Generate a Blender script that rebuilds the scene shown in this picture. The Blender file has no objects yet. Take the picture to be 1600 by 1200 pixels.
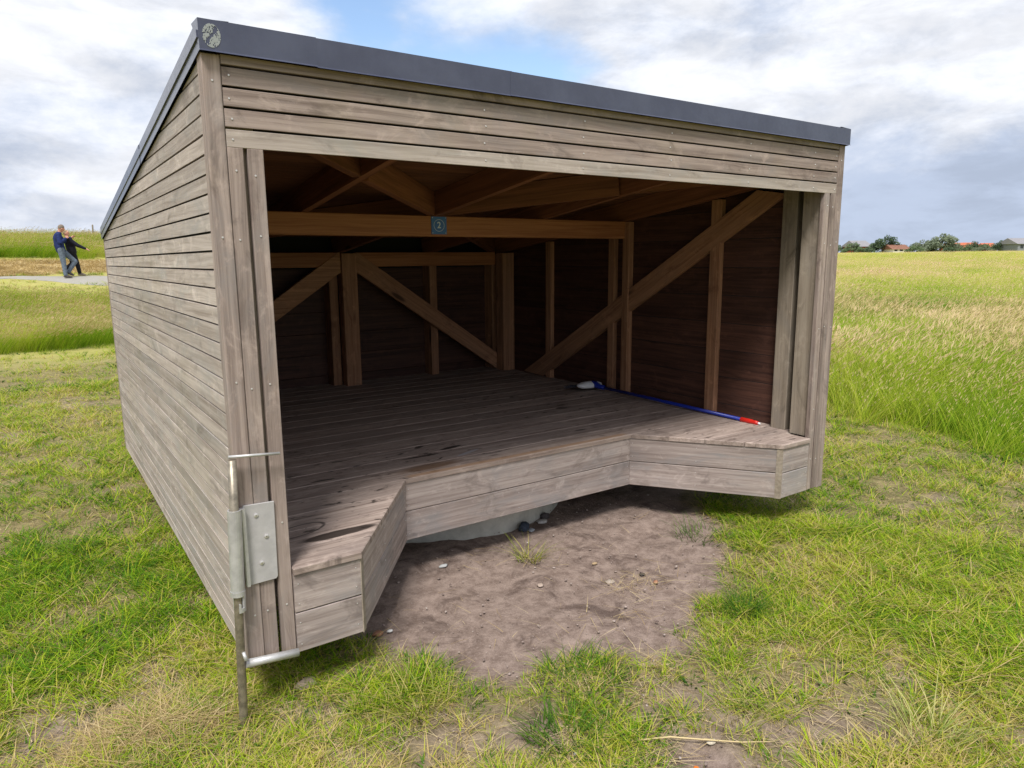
import bpy, bmesh, math, random
import numpy as np
from mathutils import Matrix, Vector

random.seed(7)
rng = np.random.default_rng(7)
sc = bpy.context.scene
col = sc.collection
R = math.radians

# ------------------------------------------------------------------ camera
cam_d = bpy.data.cameras.new('camera')
cam_d.sensor_width = 36
cam_d.lens = 24.8
cam_d.clip_start = .05
cam_d.clip_end = 4000
cam = bpy.data.objects.new('camera', cam_d)
col.objects.link(cam)
CAM = Vector((-0.515, -2.415, 1.422))
cr = Vector((.82483, -.56532, -.00855)); cu = Vector((.10587, .13957, .98454)); cf = Vector((.55538, .81298, -.17497))
cam.matrix_world = Matrix(((cr.x, cu.x, -cf.x, CAM.x), (cr.y, cu.y, -cf.y, CAM.y), (cr.z, cu.z, -cf.z, CAM.z), (0, 0, 0, 1)))
sc.camera = cam

# ------------------------------------------------------------------ sky, sun, exposure
SUN_EL, SUN_AZ = R(58), math.atan2(-.66, -.72)       # azimuth from +y towards +x
w = bpy.data.worlds.new('World'); sc.world = w; w.use_nodes = True
nt = w.node_tree; nt.nodes.clear()
def N(t, nt_, **k):
    n = nt_.nodes.new(t)
    for a, b in k.items(): setattr(n, a, b)
    return n
def vmath(nt_, op, a, b=None):
    n = N('ShaderNodeVectorMath', nt_, operation=op)
    for i, v in enumerate((a, b)):
        if v is None: continue
        if hasattr(v, 'is_output'): nt_.links.new(v, n.inputs[i])
        else: n.inputs[i].default_value = v
    return n.outputs['Value'] if op in ('DOT_PRODUCT', 'LENGTH') else n.outputs['Vector']
def fmath(nt_, op, a, b=None, clamp=False):
    n = N('ShaderNodeMath', nt_, operation=op, use_clamp=clamp)
    for i, v in enumerate((a, b)):
        if v is None: continue
        if hasattr(v, 'is_output'): nt_.links.new(v, n.inputs[i])
        else: n.inputs[i].default_value = v
    return n.outputs[0]
def ramp(nt_, fac, lo, hi, a=0., b=1., smooth=True):
    n = N('ShaderNodeMapRange', nt_, interpolation_type='SMOOTHSTEP' if smooth else 'LINEAR')
    nt_.links.new(fac, n.inputs['Value'])
    n.inputs['From Min'].default_value = lo; n.inputs['From Max'].default_value = hi
    n.inputs['To Min'].default_value = a; n.inputs['To Max'].default_value = b
    return n.outputs['Result']
def mix(nt_, fac, a, b, mode='MIX'):
    n = N('ShaderNodeMix', nt_, data_type='RGBA', blend_type=mode)
    for s, v in ((n.inputs[0], fac), (n.inputs[6], a), (n.inputs[7], b)):
        if hasattr(v, 'is_output'): nt_.links.new(v, s)
        elif isinstance(v, (int, float)): s.default_value = v
        else: s.default_value = (*v, 1)
    return n.outputs[2]
def noise(nt_, vec, scale, detail=4, rough=.55, dist=0., off=None):
    if off is not None: vec = vmath(nt_, 'ADD', vec, off)
    n = N('ShaderNodeTexNoise', nt_)
    nt_.links.new(vec, n.inputs['Vector'])
    n.inputs['Scale'].default_value = scale; n.inputs['Detail'].default_value = detail
    n.inputs['Roughness'].default_value = rough; n.inputs['Distortion'].default_value = dist
    return n.outputs['Fac']

sky = N('ShaderNodeTexSky', nt, sky_type='NISHITA', sun_disc=False, sun_elevation=SUN_EL, sun_rotation=SUN_AZ)
tc = N('ShaderNodeTexCoord', nt)
d = tc.outputs['Generated']
sep = N('ShaderNodeSeparateXYZ', nt); nt.links.new(d, sep.inputs[0])
zc = fmath(nt, 'MAXIMUM', sep.outputs['Z'], .0)
cloud_v = vmath(nt, 'MULTIPLY', d, (1, 1, 2.0))
cov = noise(nt, cloud_v, 2.4, 8, .56, .2, (3.1, 1.7, .4))
gapd = vmath(nt, 'DOT_PRODUCT', d, Vector((.47, .825, .318)).normalized())
gap = ramp(nt, gapd, .966, .997)
cov = fmath(nt, 'SUBTRACT', cov, fmath(nt, 'MULTIPLY', gap, .26))
cover = ramp(nt, cov, .20, .40)
cloud_f = vmath(nt, 'MULTIPLY', d, (1, 1, 1.9))
shade = fmath(nt, 'ADD', fmath(nt, 'MULTIPLY', noise(nt, cloud_v, 1.7, 6, .55, .3, (9.2, 4.4, 2.0)), .5),
              fmath(nt, 'MULTIPLY', noise(nt, cloud_f, 4.6, 10, .64, .15, (1.2, 6.4, 3.0)), .5))
low = ramp(nt, zc, .0, .26, .07, -.01)
dark = ramp(nt, fmath(nt, 'ADD', shade, low), .43, .62)
ccol = mix(nt, dark, (6.5, 6.65, 7.05), (3.5, 4.05, 5.15))
fluff = noise(nt, vmath(nt, 'MULTIPLY', d, (1, 1, 3.0)), 7.5, 9, .60, .3, (4.4, 2.2, 7.7))
ccol = vmath(nt, 'SCALE', ccol)
fl_n = ccol.node; nt.links.new(ramp(nt, fluff, .36, .62, .91, 1.10), fl_n.inputs['Scale'])
skyc = mix(nt, cover, vmath(nt, 'MULTIPLY', sky.outputs[0], (1.5, 1.5, 1.5)), ccol)
bg = N('ShaderNodeBackground', nt); bg.inputs['Strength'].default_value = .1
nt.links.new(skyc, bg.inputs[0])
wo = N('ShaderNodeOutputWorld', nt); nt.links.new(bg.outputs[0], wo.inputs[0])

sd = bpy.data.lights.new('sun', 'SUN'); sd.energy = 3.0; sd.angle = R(16); sd.color = (1, .975, .94)
sun = bpy.data.objects.new('sun', sd); col.objects.link(sun)
sdir = Vector((math.sin(SUN_AZ) * math.cos(SUN_EL), math.cos(SUN_AZ) * math.cos(SUN_EL), math.sin(SUN_EL)))
sun.rotation_euler = sdir.to_track_quat('Z', 'Y').to_euler()
sun.location = sdir * 40

vs = sc.view_settings
vs.view_transform = 'Standard'; vs.look = 'None'; vs.gamma = 1; vs.exposure = .55; vs.use_curve_mapping = False
sc.cycles.use_denoising = True; sc.cycles.denoising_prefilter = 'NONE'
sc.cycles.max_bounces = 6; sc.cycles.diffuse_bounces = 3; sc.cycles.glossy_bounces = 2

# ------------------------------------------------------------------ numpy noise
_perm = rng.permutation(512)
def vnoise(x, y, s=1., seed=0):
    x = np.asarray(x, float) * s + seed * 17.13; y = np.asarray(y, float) * s + seed * 5.77
    xi = np.floor(x).astype(int); yi = np.floor(y).astype(int)
    fx = x - xi; fy = y - yi
    fx = fx * fx * (3 - 2 * fx); fy = fy * fy * (3 - 2 * fy)
    h = lambda a, b: _perm[(_perm[a & 511] + b) & 511] / 511.
    return (h(xi, yi) * (1 - fx) + h(xi + 1, yi) * fx) * (1 - fy) + (h(xi, yi + 1) * (1 - fx) + h(xi + 1, yi + 1) * fx) * fy
def fbm(x, y, s=1., seed=0, oct=4):
    t = 0; a = .5; n = 0
    for i in range(oct):
        t = t + a * vnoise(x, y, s * 2 ** i, seed + i * 3); n += a; a *= .5
    return t / n
def sstep(a, b, x):
    t = np.clip((np.asarray(x, float) - a) / (b - a), 0, 1); return t * t * (3 - 2 * t)

# ------------------------------------------------------------------ terrain functions
GZ = -.19
def height(x, y):
    x = np.asarray(x, float); y = np.asarray(y, float)
    m = 1 - sstep(9, 26, x)
    prof = np.interp(y, [-999, 14, 19, 22.6, 26.7, 28.5, 31.4, 34.3, 37.3, 40.2, 47, 70, 999], [0, 0, .04, .50, 1.10, 1.19, 1.66, 2.17, 2.55, 2.60, 2.4, 1.6, 1.6])
    z = GZ + m * prof
    z = z + 1.65 * sstep(25, 210, x + .25 * y) * (1 - m)
    z = z + .85 * sstep(226, 242, np.hypot(x + .5, y + 2.4)) * (1 - m)
    r = np.hypot(x - 1.7, y - 1.8)
    z = z + (fbm(x, y, .35, 4) - .5) * .22 * sstep(3.5, 9, r)
    z = z + (fbm(x, y, 2.2, 9, 3) - .5) * .035
    z = z - .02 * np.exp(-(((x - 1.75) / .8) ** 2 + ((y - .15) / .35) ** 2)) + .004 * np.exp(-(((x - 1.75) / .8) ** 2 + ((y - 1.1) / .35) ** 2))
    return z

DIRT = np.array([(.45, .62), (.62, .2), (.72, -.05), (.86, -.24), (1.1, -.36), (1.4, -.46), (1.62, -.52), (1.9, -.34), (2.15, -.2), (2.42, -.04), (2.62, .05), (2.8, .3), (3.0, .6), (3.2, .9), (3.3, 2.9), (.2, 2.9), (.2, .8)])
def poly_sd(x, y, P):
    x = np.asarray(x, float); y = np.asarray(y, float)
    dmin = np.full(x.shape, 1e9); inside = np.zeros(x.shape, bool)
    for i in range(len(P)):
        a, b = P[i], P[(i + 1) % len(P)]
        e = b - a; t = np.clip(((x - a[0]) * e[0] + (y - a[1]) * e[1]) / (e @ e), 0, 1)
        dmin = np.minimum(dmin, np.hypot(x - a[0] - t * e[0], y - a[1] - t * e[1]))
        c = ((a[1] > y) != (b[1] > y)) & (x < (b[0] - a[0]) * (y - a[1]) / (b[1] - a[1] + 1e-12) + a[0])
        inside ^= c
    return np.where(inside, -dmin, dmin)
def blob(x, y, cx, cy, rx, ry, a=0):
    c, s = math.cos(a), math.sin(a)
    u = ((x - cx) * c + (y - cy) * s) / rx; v = (-(x - cx) * s + (y - cy) * c) / ry
    return np.exp(-(u * u + v * v))
def bare(x, y):
    """0 grass .. 1 bare soil"""
    sdv = poly_sd(x, y, DIRT) + (fbm(x, y, 5, 21) - .5) * .38 + (fbm(x, y, 14, 23, 2) - .5) * .14
    b = 1 - sstep(-.06, .14, sdv)
    b = np.maximum(b, 1.1 * blob(x, y, 1.12, -1.12, .26, .20, .9) * sstep(.25, .6, fbm(x, y, 4, 31) + .25))
    b = np.maximum(b, .75 * blob(x, y, 1.35, -.80, .16, .22, .5))
    b = np.maximum(b, .55 * blob(x, y, 1.7, -1.25, .32, .12, -.4))
    b = np.maximum(b, .65 * blob(x, y, .55, -.40, .35, .10, -.5))
    b = np.maximum(b, .7 * blob(x, y, -.55, .25, .3, .2, 1.1))
    b = np.maximum(b, .5 * blob(x, y, -.25, .55, .22, .35, .6))
    pat = sstep(.36, .60, fbm(x, y, 3.6, 33))
    b = np.maximum(b, .80 * blob(x, y, .75, -.55, .62, .34, -.75) * pat)
    b = np.maximum(b, .85 * blob(x, y, 1.55, -1.12, .55, .26, -.55) * pat)
    b = np.maximum(b, .85 * blob(x, y, -.55, .30, .42, .32, 0) * pat)
    b = np.maximum(b, .60 * blob(x, y, -.25, .75, .25, .55, 0) * pat)
    b = np.maximum(b, .60 * blob(x, y, .1, -.15, .55, .25, -.6) * pat)
    near = 1 - sstep(6, 14, np.hypot(x, y))
    b = np.maximum(b, near * .55 * sstep(.64, .78, fbm(x, y, 1.7, 41)))
    return np.clip(b, 0, 1)
def tall(x, y):
    """mask of the unmown tall grass"""
    e = (fbm(x, y, .8, 51) - .5) * 1.5
    right = sstep(0, 1., x - 5.75 - .10 * (y - 1) + e * .7) ** 1.5 * (x > 4.6)
    left = sstep(0, .6, y - 13.2 - .5 * x + e) * (1 - sstep(22.0, 23.0, y + e * .4)) * (x < 4)
    dike = sstep(0, .5, y - 31.6 + e * .6) * (x < 12)
    return np.clip(right + left + dike, 0, 1)

# ------------------------------------------------------------------ object helpers
def tag(o, label=None, cat=None, group=None, kind=None):
    if label: o['label'] = label
    if cat: o['category'] = cat
    if group: o['group'] = group
    if kind: o['kind'] = kind
    return o
WORLD = {}
def place(o, M, parent=None):
    col.objects.link(o)
    WORLD[o] = M
    if parent is not None:
        o.parent = parent
        o.matrix_local = WORLD[parent].inverted() @ M
    else:
        o.matrix_world = M
    return o
def thing(name, label, cat, loc=(0, 0, 0), group=None):
    o = bpy.data.objects.new(name, None); o.empty_display_size = .1
    place(o, Matrix.Translation(loc)); return tag(o, label, cat, group)
def mesh_obj(name, verts, faces, mat, parent=None, M=None, smooth=False):
    me = bpy.data.meshes.new(name)
    me.from_pydata([tuple(v) for v in verts], [], faces); me.update()
    if smooth: me.shade_smooth()
    if mat: me.materials.append(mat)
    o = bpy.data.objects.new(name, me)
    return place(o, M or Matrix.Identity(4), parent)
def np_mesh(name, V, F, mat, nper=4, matidx=None):
    """fast mesh from numpy: V (n,3), F (m,nper)"""
    me = bpy.data.meshes.new(name)
    V = np.asarray(V, np.float32); F = np.asarray(F, np.int32)
    me.vertices.add(len(V)); me.vertices.foreach_set('co', V.ravel())
    me.loops.add(F.size); me.loops.foreach_set('vertex_index', F.ravel())
    me.polygons.add(len(F)); me.polygons.foreach_set('loop_start', np.arange(0, F.size, nper, dtype=np.int32))
    me.polygons.foreach_set('loop_total', np.full(len(F), nper, np.int32))
    if matidx is not None: me.polygons.foreach_set('material_index', np.asarray(matidx, np.int32))
    me.update(calc_edges=True); me.validate()
    for m in (mat if isinstance(mat, (list, tuple)) else [mat]):
        if m: me.materials.append(m)
    return me
def axes(o, ux, uy):
    ux = Vector(ux).normalized(); uy = Vector(uy); uy = (uy - ux * uy.dot(ux)).normalized(); uz = ux.cross(uy)
    return Matrix(((ux.x, uy.x, uz.x, o[0]), (ux.y, uy.y, uz.y, o[1]), (ux.z, uy.z, uz.z, o[2]), (0, 0, 0, 1)))
MESHES = {}
def prism_mesh(name, poly, t, mat, c=0., skew=0.):
    """convex polygon (x, y) extruded from z=0 to z=t; outer rim chamfered by c; the z=0 side shifted by skew in y"""
    key = (name, tuple((round(a, 4), round(b, 4)) for a, b in poly), round(t, 4), mat.name, c, skew)
    if key in MESHES: return MESHES[key]
    n = len(poly)
    area = sum(poly[i][0] * poly[(i + 1) % n][1] - poly[(i + 1) % n][0] * poly[i][1] for i in range(n))
    if area < 0: poly = poly[::-1]
    V = [(a, b + skew, 0) for a, b in poly]
    F = [tuple(range(n - 1, -1, -1))]
    if c > 0:
        ins = []
        for i in range(n):
            p0, p1, p2 = (Vector(poly[(i + k) % n]) for k in (-1, 0, 1))
            e1 = (p1 - p0).normalized(); e2 = (p2 - p1).normalized()
            n1 = Vector((-e1.y, e1.x)); n2 = Vector((-e2.y, e2.x))
            m = (n1 + n2); m = m / max(.3, m.dot(n1)) if m.length > 1e-6 else n1
            ins.append(p1 + m * c)
        V += [(a, b, t - c) for a, b in poly] + [(q.x, q.y, t) for q in ins]
        for i in range(n):
            j = (i + 1) % n
            F += [(i, j, n + j, n + i), (n + i, n + j, 2 * n + j, 2 * n + i)]
        F.append(tuple(range(2 * n, 3 * n)))
    else:
        V += [(a, b, t) for a, b in poly]
        for i in range(n):
            j = (i + 1) % n; F.append((i, j, n + j, n + i))
        F.append(tuple(range(n, 2 * n)))
    me = bpy.data.meshes.new(name); me.from_pydata(V, [], F); me.update(); me.materials.append(mat)
    MESHES[key] = me
    return me
def prism(name, poly, t, o, ux, uy, mat, parent=None, c=0., skew=0.):
    ob = bpy.data.objects.new(name, prism_mesh(name, poly, t, mat, c, skew))
    return place(ob, axes(o, ux, uy), parent)
def bar(name, a, b, width, t, side, mat, parent=None, c=.002, off=0.):
    """timber from a to b; width along `side`, thickness t along axis x side; centred on a-b (thickness side starts at the line, plus off)"""
    a = Vector(a); b = Vector(b); L = (b - a).length
    ux = (b - a).normalized()
    M = axes(a, ux, side)
    ob = bpy.data.objects.new(name, prism_mesh(name, [(0, -width / 2), (L, -width / 2), (L, width / 2), (0, width / 2)], t, mat, c))
    return place(ob, M @ Matrix.Translation((0, 0, off)), parent)
def tube_geo(pts, rad, n=12, cap=True):
    V, F = [], []
    pts = [Vector(p) for p in pts]
    rads = rad if isinstance(rad, (list, tuple)) else [rad] * len(pts)
    ref = None
    for i, p in enumerate(pts):
        tdir = (pts[min(i + 1, len(pts) - 1)] - pts[max(i - 1, 0)]).normalized()
        if ref is None: ref = tdir.orthogonal().normalized()
        ref = (ref - tdir * ref.dot(tdir)).normalized(); bi = tdir.cross(ref)
        for k in range(n):
            an = 2 * math.pi * k / n
            V.append(p + (ref * math.cos(an) + bi * math.sin(an)) * rads[i])
    for i in range(len(pts) - 1):
        for k in range(n):
            F.append((i * n + k, i * n + (k + 1) % n, (i + 1) * n + (k + 1) % n, (i + 1) * n + k))
    if cap:
        F.append(tuple(range(n - 1, -1, -1))); F.append(tuple(range((len(pts) - 1) * n, len(pts) * n)))
    return V, F
def merge(parts):
    V, F = [], []
    for v, f in parts:
        k = len(V); V += list(v); F += [tuple(i + k for i in q) for q in f]
    return V, F
def tube(name, pts, rad, mat, parent=None, n=12, smooth=True):
    V, F = tube_geo(pts, rad, n)
    o = mesh_obj(name, V, F, mat, parent)
    if smooth:
        me = o.data
        for p_ in me.polygons: p_.use_smooth = len(p_.vertices) == 4
    return o
def box_geo(lo, hi):
    x0, y0, z0 = lo; x1, y1, z1 = hi
    V = [(x0, y0, z0), (x1, y0, z0), (x1, y1, z0), (x0, y1, z0), (x0, y0, z1), (x1, y0, z1), (x1, y1, z1), (x0, y1, z1)]
    return V, [(3, 2, 1, 0), (4, 5, 6, 7), (0, 1, 5, 4), (1, 2, 6, 5), (2, 3, 7, 6), (3, 0, 4, 7)]

# ------------------------------------------------------------------ materials
def new_mat(name):
    m = bpy.data.materials.new(name); m.use_nodes = True
    t = m.node_tree; t.nodes.clear()
    out = N('ShaderNodeOutputMaterial', t); b = N('ShaderNodeBsdfPrincipled', t)
    t.links.new(b.outputs[0], out.inputs[0])
    return m, t, b
def setin(t, b, name, v):
    if hasattr(v, 'is_output'): t.links.new(v, b.inputs[name])
    elif isinstance(v, (int, float)): b.inputs[name].default_value = v
    else: b.inputs[name].default_value = (*v, 1)
def bump(t, b, h, strength=.3, dist=.004):
    n = N('ShaderNodeBump', t); n.inputs['Strength'].default_value = strength; n.inputs['Distance'].default_value = dist
    t.links.new(h, n.inputs['Height']); t.links.new(n.outputs[0], b.inputs['Normal'])
def simple(name, c, rough=.6, metal=0., spec=.5, var=.0, vscale=30.):
    m, t, b = new_mat(name)
    setin(t, b, 'Roughness', rough); setin(t, b, 'Metallic', metal); setin(t, b, 'Specular IOR Level', spec)
    if var:
        co = N('ShaderNodeTexCoord', t).outputs['Object']
        f = noise(t, co, vscale, 6, .65)
        setin(t, b, 'Base Color', mix(t, ramp(t, f, .3, .7), tuple(k * (1 - var) for k in c), tuple(min(1, k * (1 + var)) for k in c)))
        bump(t, b, f, .15, .002)
    else: setin(t, b, 'Base Color', c)
    return m
def wood(name, dark, light, blotch=None, rough=.75, tone=.16, knots=None, stains=None, green=0., spec=.3, bumpk=.35, bl=.55):
    m, t, b = new_mat(name)
    co = N('ShaderNodeTexCoord', t).outputs['Object']
    oi = N('ShaderNodeObjectInfo', t)
    rnd = oi.outputs['Random']
    off = N('ShaderNodeCombineXYZ', t)
    for i, k in enumerate((37., 61., 23.)): t.links.new(fmath(t, 'MULTIPLY', rnd, k), off.inputs[i])
    v = vmath(t, 'ADD', co, off.outputs[0])
    warp = noise(t, vmath(t, 'MULTIPLY', v, (2.2, 9, 9)), 1., 2, .5)
    wv = N('ShaderNodeCombineXYZ', t)
    t.links.new(fmath(t, 'MULTIPLY', warp, .035), wv.inputs[1])
    v2 = vmath(t, 'ADD', v, wv.outputs[0])
    streak = noise(t, vmath(t, 'MULTIPLY', v2, (1.6, 70, 70)), 1., 6, .62)
    fine = noise(t, vmath(t, 'MULTIPLY', v2, (6, 330, 330)), 1., 3, .6)
    band = noise(t, vmath(t, 'MULTIPLY', v2, (.9, 22, 22)), 1., 4, .55, .6)
    s = fmath(t, 'ADD', fmath(t, 'MULTIPLY', streak, .5), fmath(t, 'ADD', fmath(t, 'MULTIPLY', band, .32), fmath(t, 'MULTIPLY', fine, .18)))
    c = mix(t, ramp(t, s, .34, .64), dark, light)
    if blotch:
        bn = noise(t, vmath(t, 'MULTIPLY', v, (2.2, 5.5, 5.5)), 1., 6, .68, .8)
        c = mix(t, ramp(t, bn, .45, .72, 0, bl), c, blotch)
        bn2 = noise(t, vmath(t, 'MULTIPLY', v, (9, 14, 14)), 1., 5, .7, .5, (5, 3, 1))
        c = mix(t, ramp(t, bn2, .52, .74, 0, .5), c, tuple(k * 1.4 for k in light))
        bn3 = noise(t, vmath(t, 'MULTIPLY', v, (3.1, 6, 6)), 1., 5, .7, 1.2, (1, 8, 4))
        c = mix(t, ramp(t, bn3, .53, .72, 0, .6), c, tuple(k * .62 for k in dark))
    if green:
        gp = N('ShaderNodeNewGeometry', t).outputs['Position']
        gn = noise(t, vmath(t, 'MULTIPLY', gp, (1.4, 1.4, 1.1)), 1.2, 5, .65, .6)
        c = mix(t, ramp(t, gn, .50, .72, 0, green), c, (.26, .235, .13))
    if knots:
        vo = N('ShaderNodeTexVoronoi', t); t.links.new(vmath(t, 'MULTIPLY', v2, (1.5, 6.5, 6.5)), vo.inputs['Vector'])
        vo.inputs['Scale'].default_value = 1.; vo.inputs['Randomness'].default_value = 1
        c = mix(t, ramp(t, vo.outputs['Distance'], .07, .17, .9, 0), c, knots)
    val = ramp(t, rnd, 0, 1, 1 - tone, 1 + tone, False)
    hs = N('ShaderNodeHueSaturation', t); t.links.new(c, hs.inputs['Color']); t.links.new(val, hs.inputs['Value'])
    c = hs.outputs[0]
    rr = rough
    if stains:
        c, rr = stains(t, c, rough)
    setin(t, b, 'Base Color', c); setin(t, b, 'Roughness', rr); setin(t, b, 'Specular IOR Level', spec)
    bump(t, b, s, bumpk, .004)
    return m

def deck_stains_and_light(t, c, rough):
    P = N('ShaderNodeNewGeometry', t).outputs['Position']
    nz = noise(t, P, 7, 4, .6)
    wob = fmath(t, 'SUBTRACT', nz, .5)
    rr = None
    def ell(cx, cy, rx, ry, ang=0, lo=.8, hi=1.05, wobk=.6):
        q = vmath(t, 'SUBTRACT', P, (cx, cy, 0))
        mp = N('ShaderNodeMapping', t, vector_type='POINT'); t.links.new(q, mp.inputs[0])
        mp.inputs['Rotation'].default_value = (0, 0, -ang)
        q = vmath(t, 'MULTIPLY', mp.outputs[0], (1 / rx, 1 / ry, 0))
        l = fmath(t, 'ADD', vmath(t, 'LENGTH', q), fmath(t, 'MULTIPLY', wob, wobk))
        return l, ramp(t, l, lo, hi, 1, 0)
    # dark walked-in dirt streaks along the planks
    sp = noise(t, vmath(t, 'MULTIPLY', P, (9, 26, 0)), 1., 5, .62, .7)
    fr = noise(t, P, 1.3, 3, .5, 0, (4, 1, 0))
    c = mix(t, fmath(t, 'MULTIPLY', ramp(t, sp, .575, .67), ramp(t, fr, .42, .58)), c, (.045, .033, .027))
    dk = None
    for args in ((.43, .215, .165, .036, .05), (2.66, 1.585, .06, .035, .1), (1.22, 1.03, .12, .014, .0), (.62, .93, .07, .010, .0), (1.45, 1.1, .09, .022, .2), (2.33, .98, .05, .012, 0), (1.30, 1.22, .05, .02, .6)):
        l, e = ell(*args); dk = e if dk is None else fmath(t, 'MAXIMUM', dk, e)
    c = mix(t, fmath(t, 'MULTIPLY', dk, .88), c, (.022, .017, .015))
    l, e = ell(.30, .335, .12, .055, .25, wobk=.15)
    ring = fmath(t, 'MULTIPLY', ramp(t, l, .86, .97), ramp(t, l, 1.0, 1.1, 1, 0))
    c = mix(t, fmath(t, 'MULTIPLY', ring, .8), c, (.03, .022, .02))
    l, e = ell(1.47, .945, .10, .016, .35)
    c = mix(t, fmath(t, 'MULTIPLY', e, .8), c, (.42, .40, .42))
    l, e = ell(1.17, .83, .26, .055, .05, .4, 1.2)
    c = mix(t, fmath(t, 'MULTIPLY', e, .75), c, (.13, .065, .028))
    # worn nosing at the edge of the leg recess, warm light painted into its colour
    sx = N('ShaderNodeSeparateXYZ', t); t.links.new(P, sx.inputs[0])
    ed = fmath(t, 'MULTIPLY', ramp(t, sx.outputs[1], .705, .725, 0, 1), ramp(t, sx.outputs[1], .735, .77, 1, 0))
    ed = fmath(t, 'MULTIPLY', ed, fmath(t, 'MULTIPLY', ramp(t, sx.outputs[0], .96, 1.02), ramp(t, sx.outputs[0], 2.45, 2.52, 1, 0)))
    c = mix(t, fmath(t, 'MULTIPLY', ed, .7), c, (.33, .19, .10))
    rr = ramp(t, dk, 0, 1, rough, .35, False)
    return c, rr

M_SLAT = wood('weathered_slat_wood', (.275, .222, .185), (.50, .432, .378), (.32, .305, .285), tone=.17, green=.20, bl=.7)
M_FRONT = wood('weathered_front_wood', (.165, .122, .103), (.365, .29, .25), (.225, .20, .188), tone=.16, green=.14, bl=.7)
M_SKIRT = wood('weathered_skirt_wood', (.225, .175, .155), (.43, .358, .325), (.25, .24, .24), tone=.10, green=.10, bl=.75)
M_DECK = wood('weathered_deck_wood', (.20, .145, .120), (.44, .35, .30), (.255, .205, .185), tone=.14, stains=deck_stains_and_light, spec=.35, rough=.7)
M_PINE = wood('pine_timber', (.235, .088, .038), (.40, .178, .080), None, tone=.14, knots=(.07, .028, .012), rough=.6, spec=.3, bumpk=.15)
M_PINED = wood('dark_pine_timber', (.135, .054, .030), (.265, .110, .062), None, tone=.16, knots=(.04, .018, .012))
M_PINEB = wood('brown_pine_timber', (.21, .098, .052), (.44, .235, .135), (.30, .17, .11), tone=.16, knots=(.05, .024, .016), bl=.5)
M_PINEW = wood('weathered_pine_timber', (.22, .175, .13), (.36, .30, .235), (.25, .22, .19), tone=.1, knots=(.06, .045, .035))
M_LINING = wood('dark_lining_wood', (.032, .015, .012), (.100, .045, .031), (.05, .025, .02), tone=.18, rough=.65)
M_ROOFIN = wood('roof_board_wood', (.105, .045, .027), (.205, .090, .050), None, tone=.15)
M_MEMB = simple('black_membrane', (.012, .012, .013), .9)
M_JOINT = simple('pale_joint', (.42, .36, .31), .95)  # pale sheet that shows as thin lines between the deck planks
M_STEEL = simple('galvanised_steel', (.50, .49, .48), .42, .45, .5, .14, 22)
M_PLATE = simple('dull_plate_steel', (.44, .42, .41), .6, .12, .5, .10, 18)
M_RUST = simple('tarnished_steel', (.25, .215, .165), .42, .55, .5, .35, 26)
M_SCREW = simple('screw_steel', (.60, .58, .56), .4, .5)
M_CONC = simple('concrete', (.44, .43, .385), .9, 0, .3, .18, 9)

def trim_mat():
    m, t, b = new_mat('grey_roof_metal')
    P = N('ShaderNodeNewGeometry', t).outputs['Position']
    n1 = noise(t, P, 6, 6, .65); n2 = noise(t, P, 60, 4, .6)
    c = mix(t, ramp(t, n1, .35, .7), (.034, .039, .072), (.052, .059, .098))
    setin(t, b, 'Base Color', c); setin(t, b, 'Roughness', ramp(t, n2, .3, .7, .36, .5)); setin(t, b, 'Metallic', .1); setin(t, b, 'Coat Weight', .7); setin(t, b, 'Coat Roughness', .22)
    bump(t, b, n1, .10, .01)
    return m
M_TRIM = trim_mat()

# ------------------------------------------------------------------ ground
def ground_mat():
    m, t, b = new_mat('ground_soil_and_turf')
    P = N('ShaderNodeNewGeometry', t).outputs['Position']
    at = N('ShaderNodeAttribute', t, attribute_name='bare').outputs['Fac']
    gold = N('ShaderNodeAttribute', t, attribute_name='gold').outputs['Fac']
    field = N('ShaderNodeAttribute', t, attribute_name='field').outputs['Fac']
    n1 = noise(t, P, 1.6, 7, .65); n2 = noise(t, P, 14, 7, .7); n3 = noise(t, P, 90, 5, .7); n4 = noise(t, P, 4.5, 6, .7, .8, (3, 3, 3))
    soil = mix(t, ramp(t, n2, .32, .68), (.175, .126, .102), (.315, .24, .20))
    soil = mix(t, ramp(t, n3, .50, .72, 0, .5), soil, (.38, .30, .262))
    soil = mix(t, ramp(t, n4, .50, .66, 0, .75), soil, (.085, .058, .048))
    n5 = noise(t, P, 260, 4, .75)
    soil = mix(t, ramp(t, n5, .52, .70, 0, .55), soil, (.09, .066, .056))
    soil = mix(t, ramp(t, n5, .30, .42, .5, 0), soil, (.44, .37, .32))
    turf = mix(t, ramp(t, n2, .35, .65), (.10, .088, .034), (.23, .185, .085))  # brown thatch, darkened so its colour carries the shade between the blades
    turf = mix(t, ramp(t, n3, .45, .7, 0, .5), turf, (.40, .32, .17))
    far1 = noise(t, vmath(t, 'MULTIPLY', P, (1, 1, 0)), .06, 6, .62, .4)
    far2 = noise(t, vmath(t, 'MULTIPLY', P, (1, 1, 0)), .9, 6, .7)
    fc = mix(t, ramp(t, far1, .38, .62), (.30, .33, .05), (.48, .42, .16))
    fc = mix(t, ramp(t, far2, .35, .75, 0, .55), fc, (.33, .37, .05))
    c = mix(t, field, turf, fc)
    c = mix(t, gold, c, mix(t, ramp(t, n2, .3, .7), (.36, .25, .10), (.55, .42, .19)))
    c = mix(t, at, c, soil)
    setin(t, b, 'Base Color', c); setin(t, b, 'Roughness', .95); setin(t, b, 'Specular IOR Level', .15)
    h = fmath(t, 'ADD', fmath(t, 'MULTIPLY', n2, .7), fmath(t, 'MULTIPLY', n3, .3))
    bump(t, b, h, .6, .025)
    return m
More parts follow.
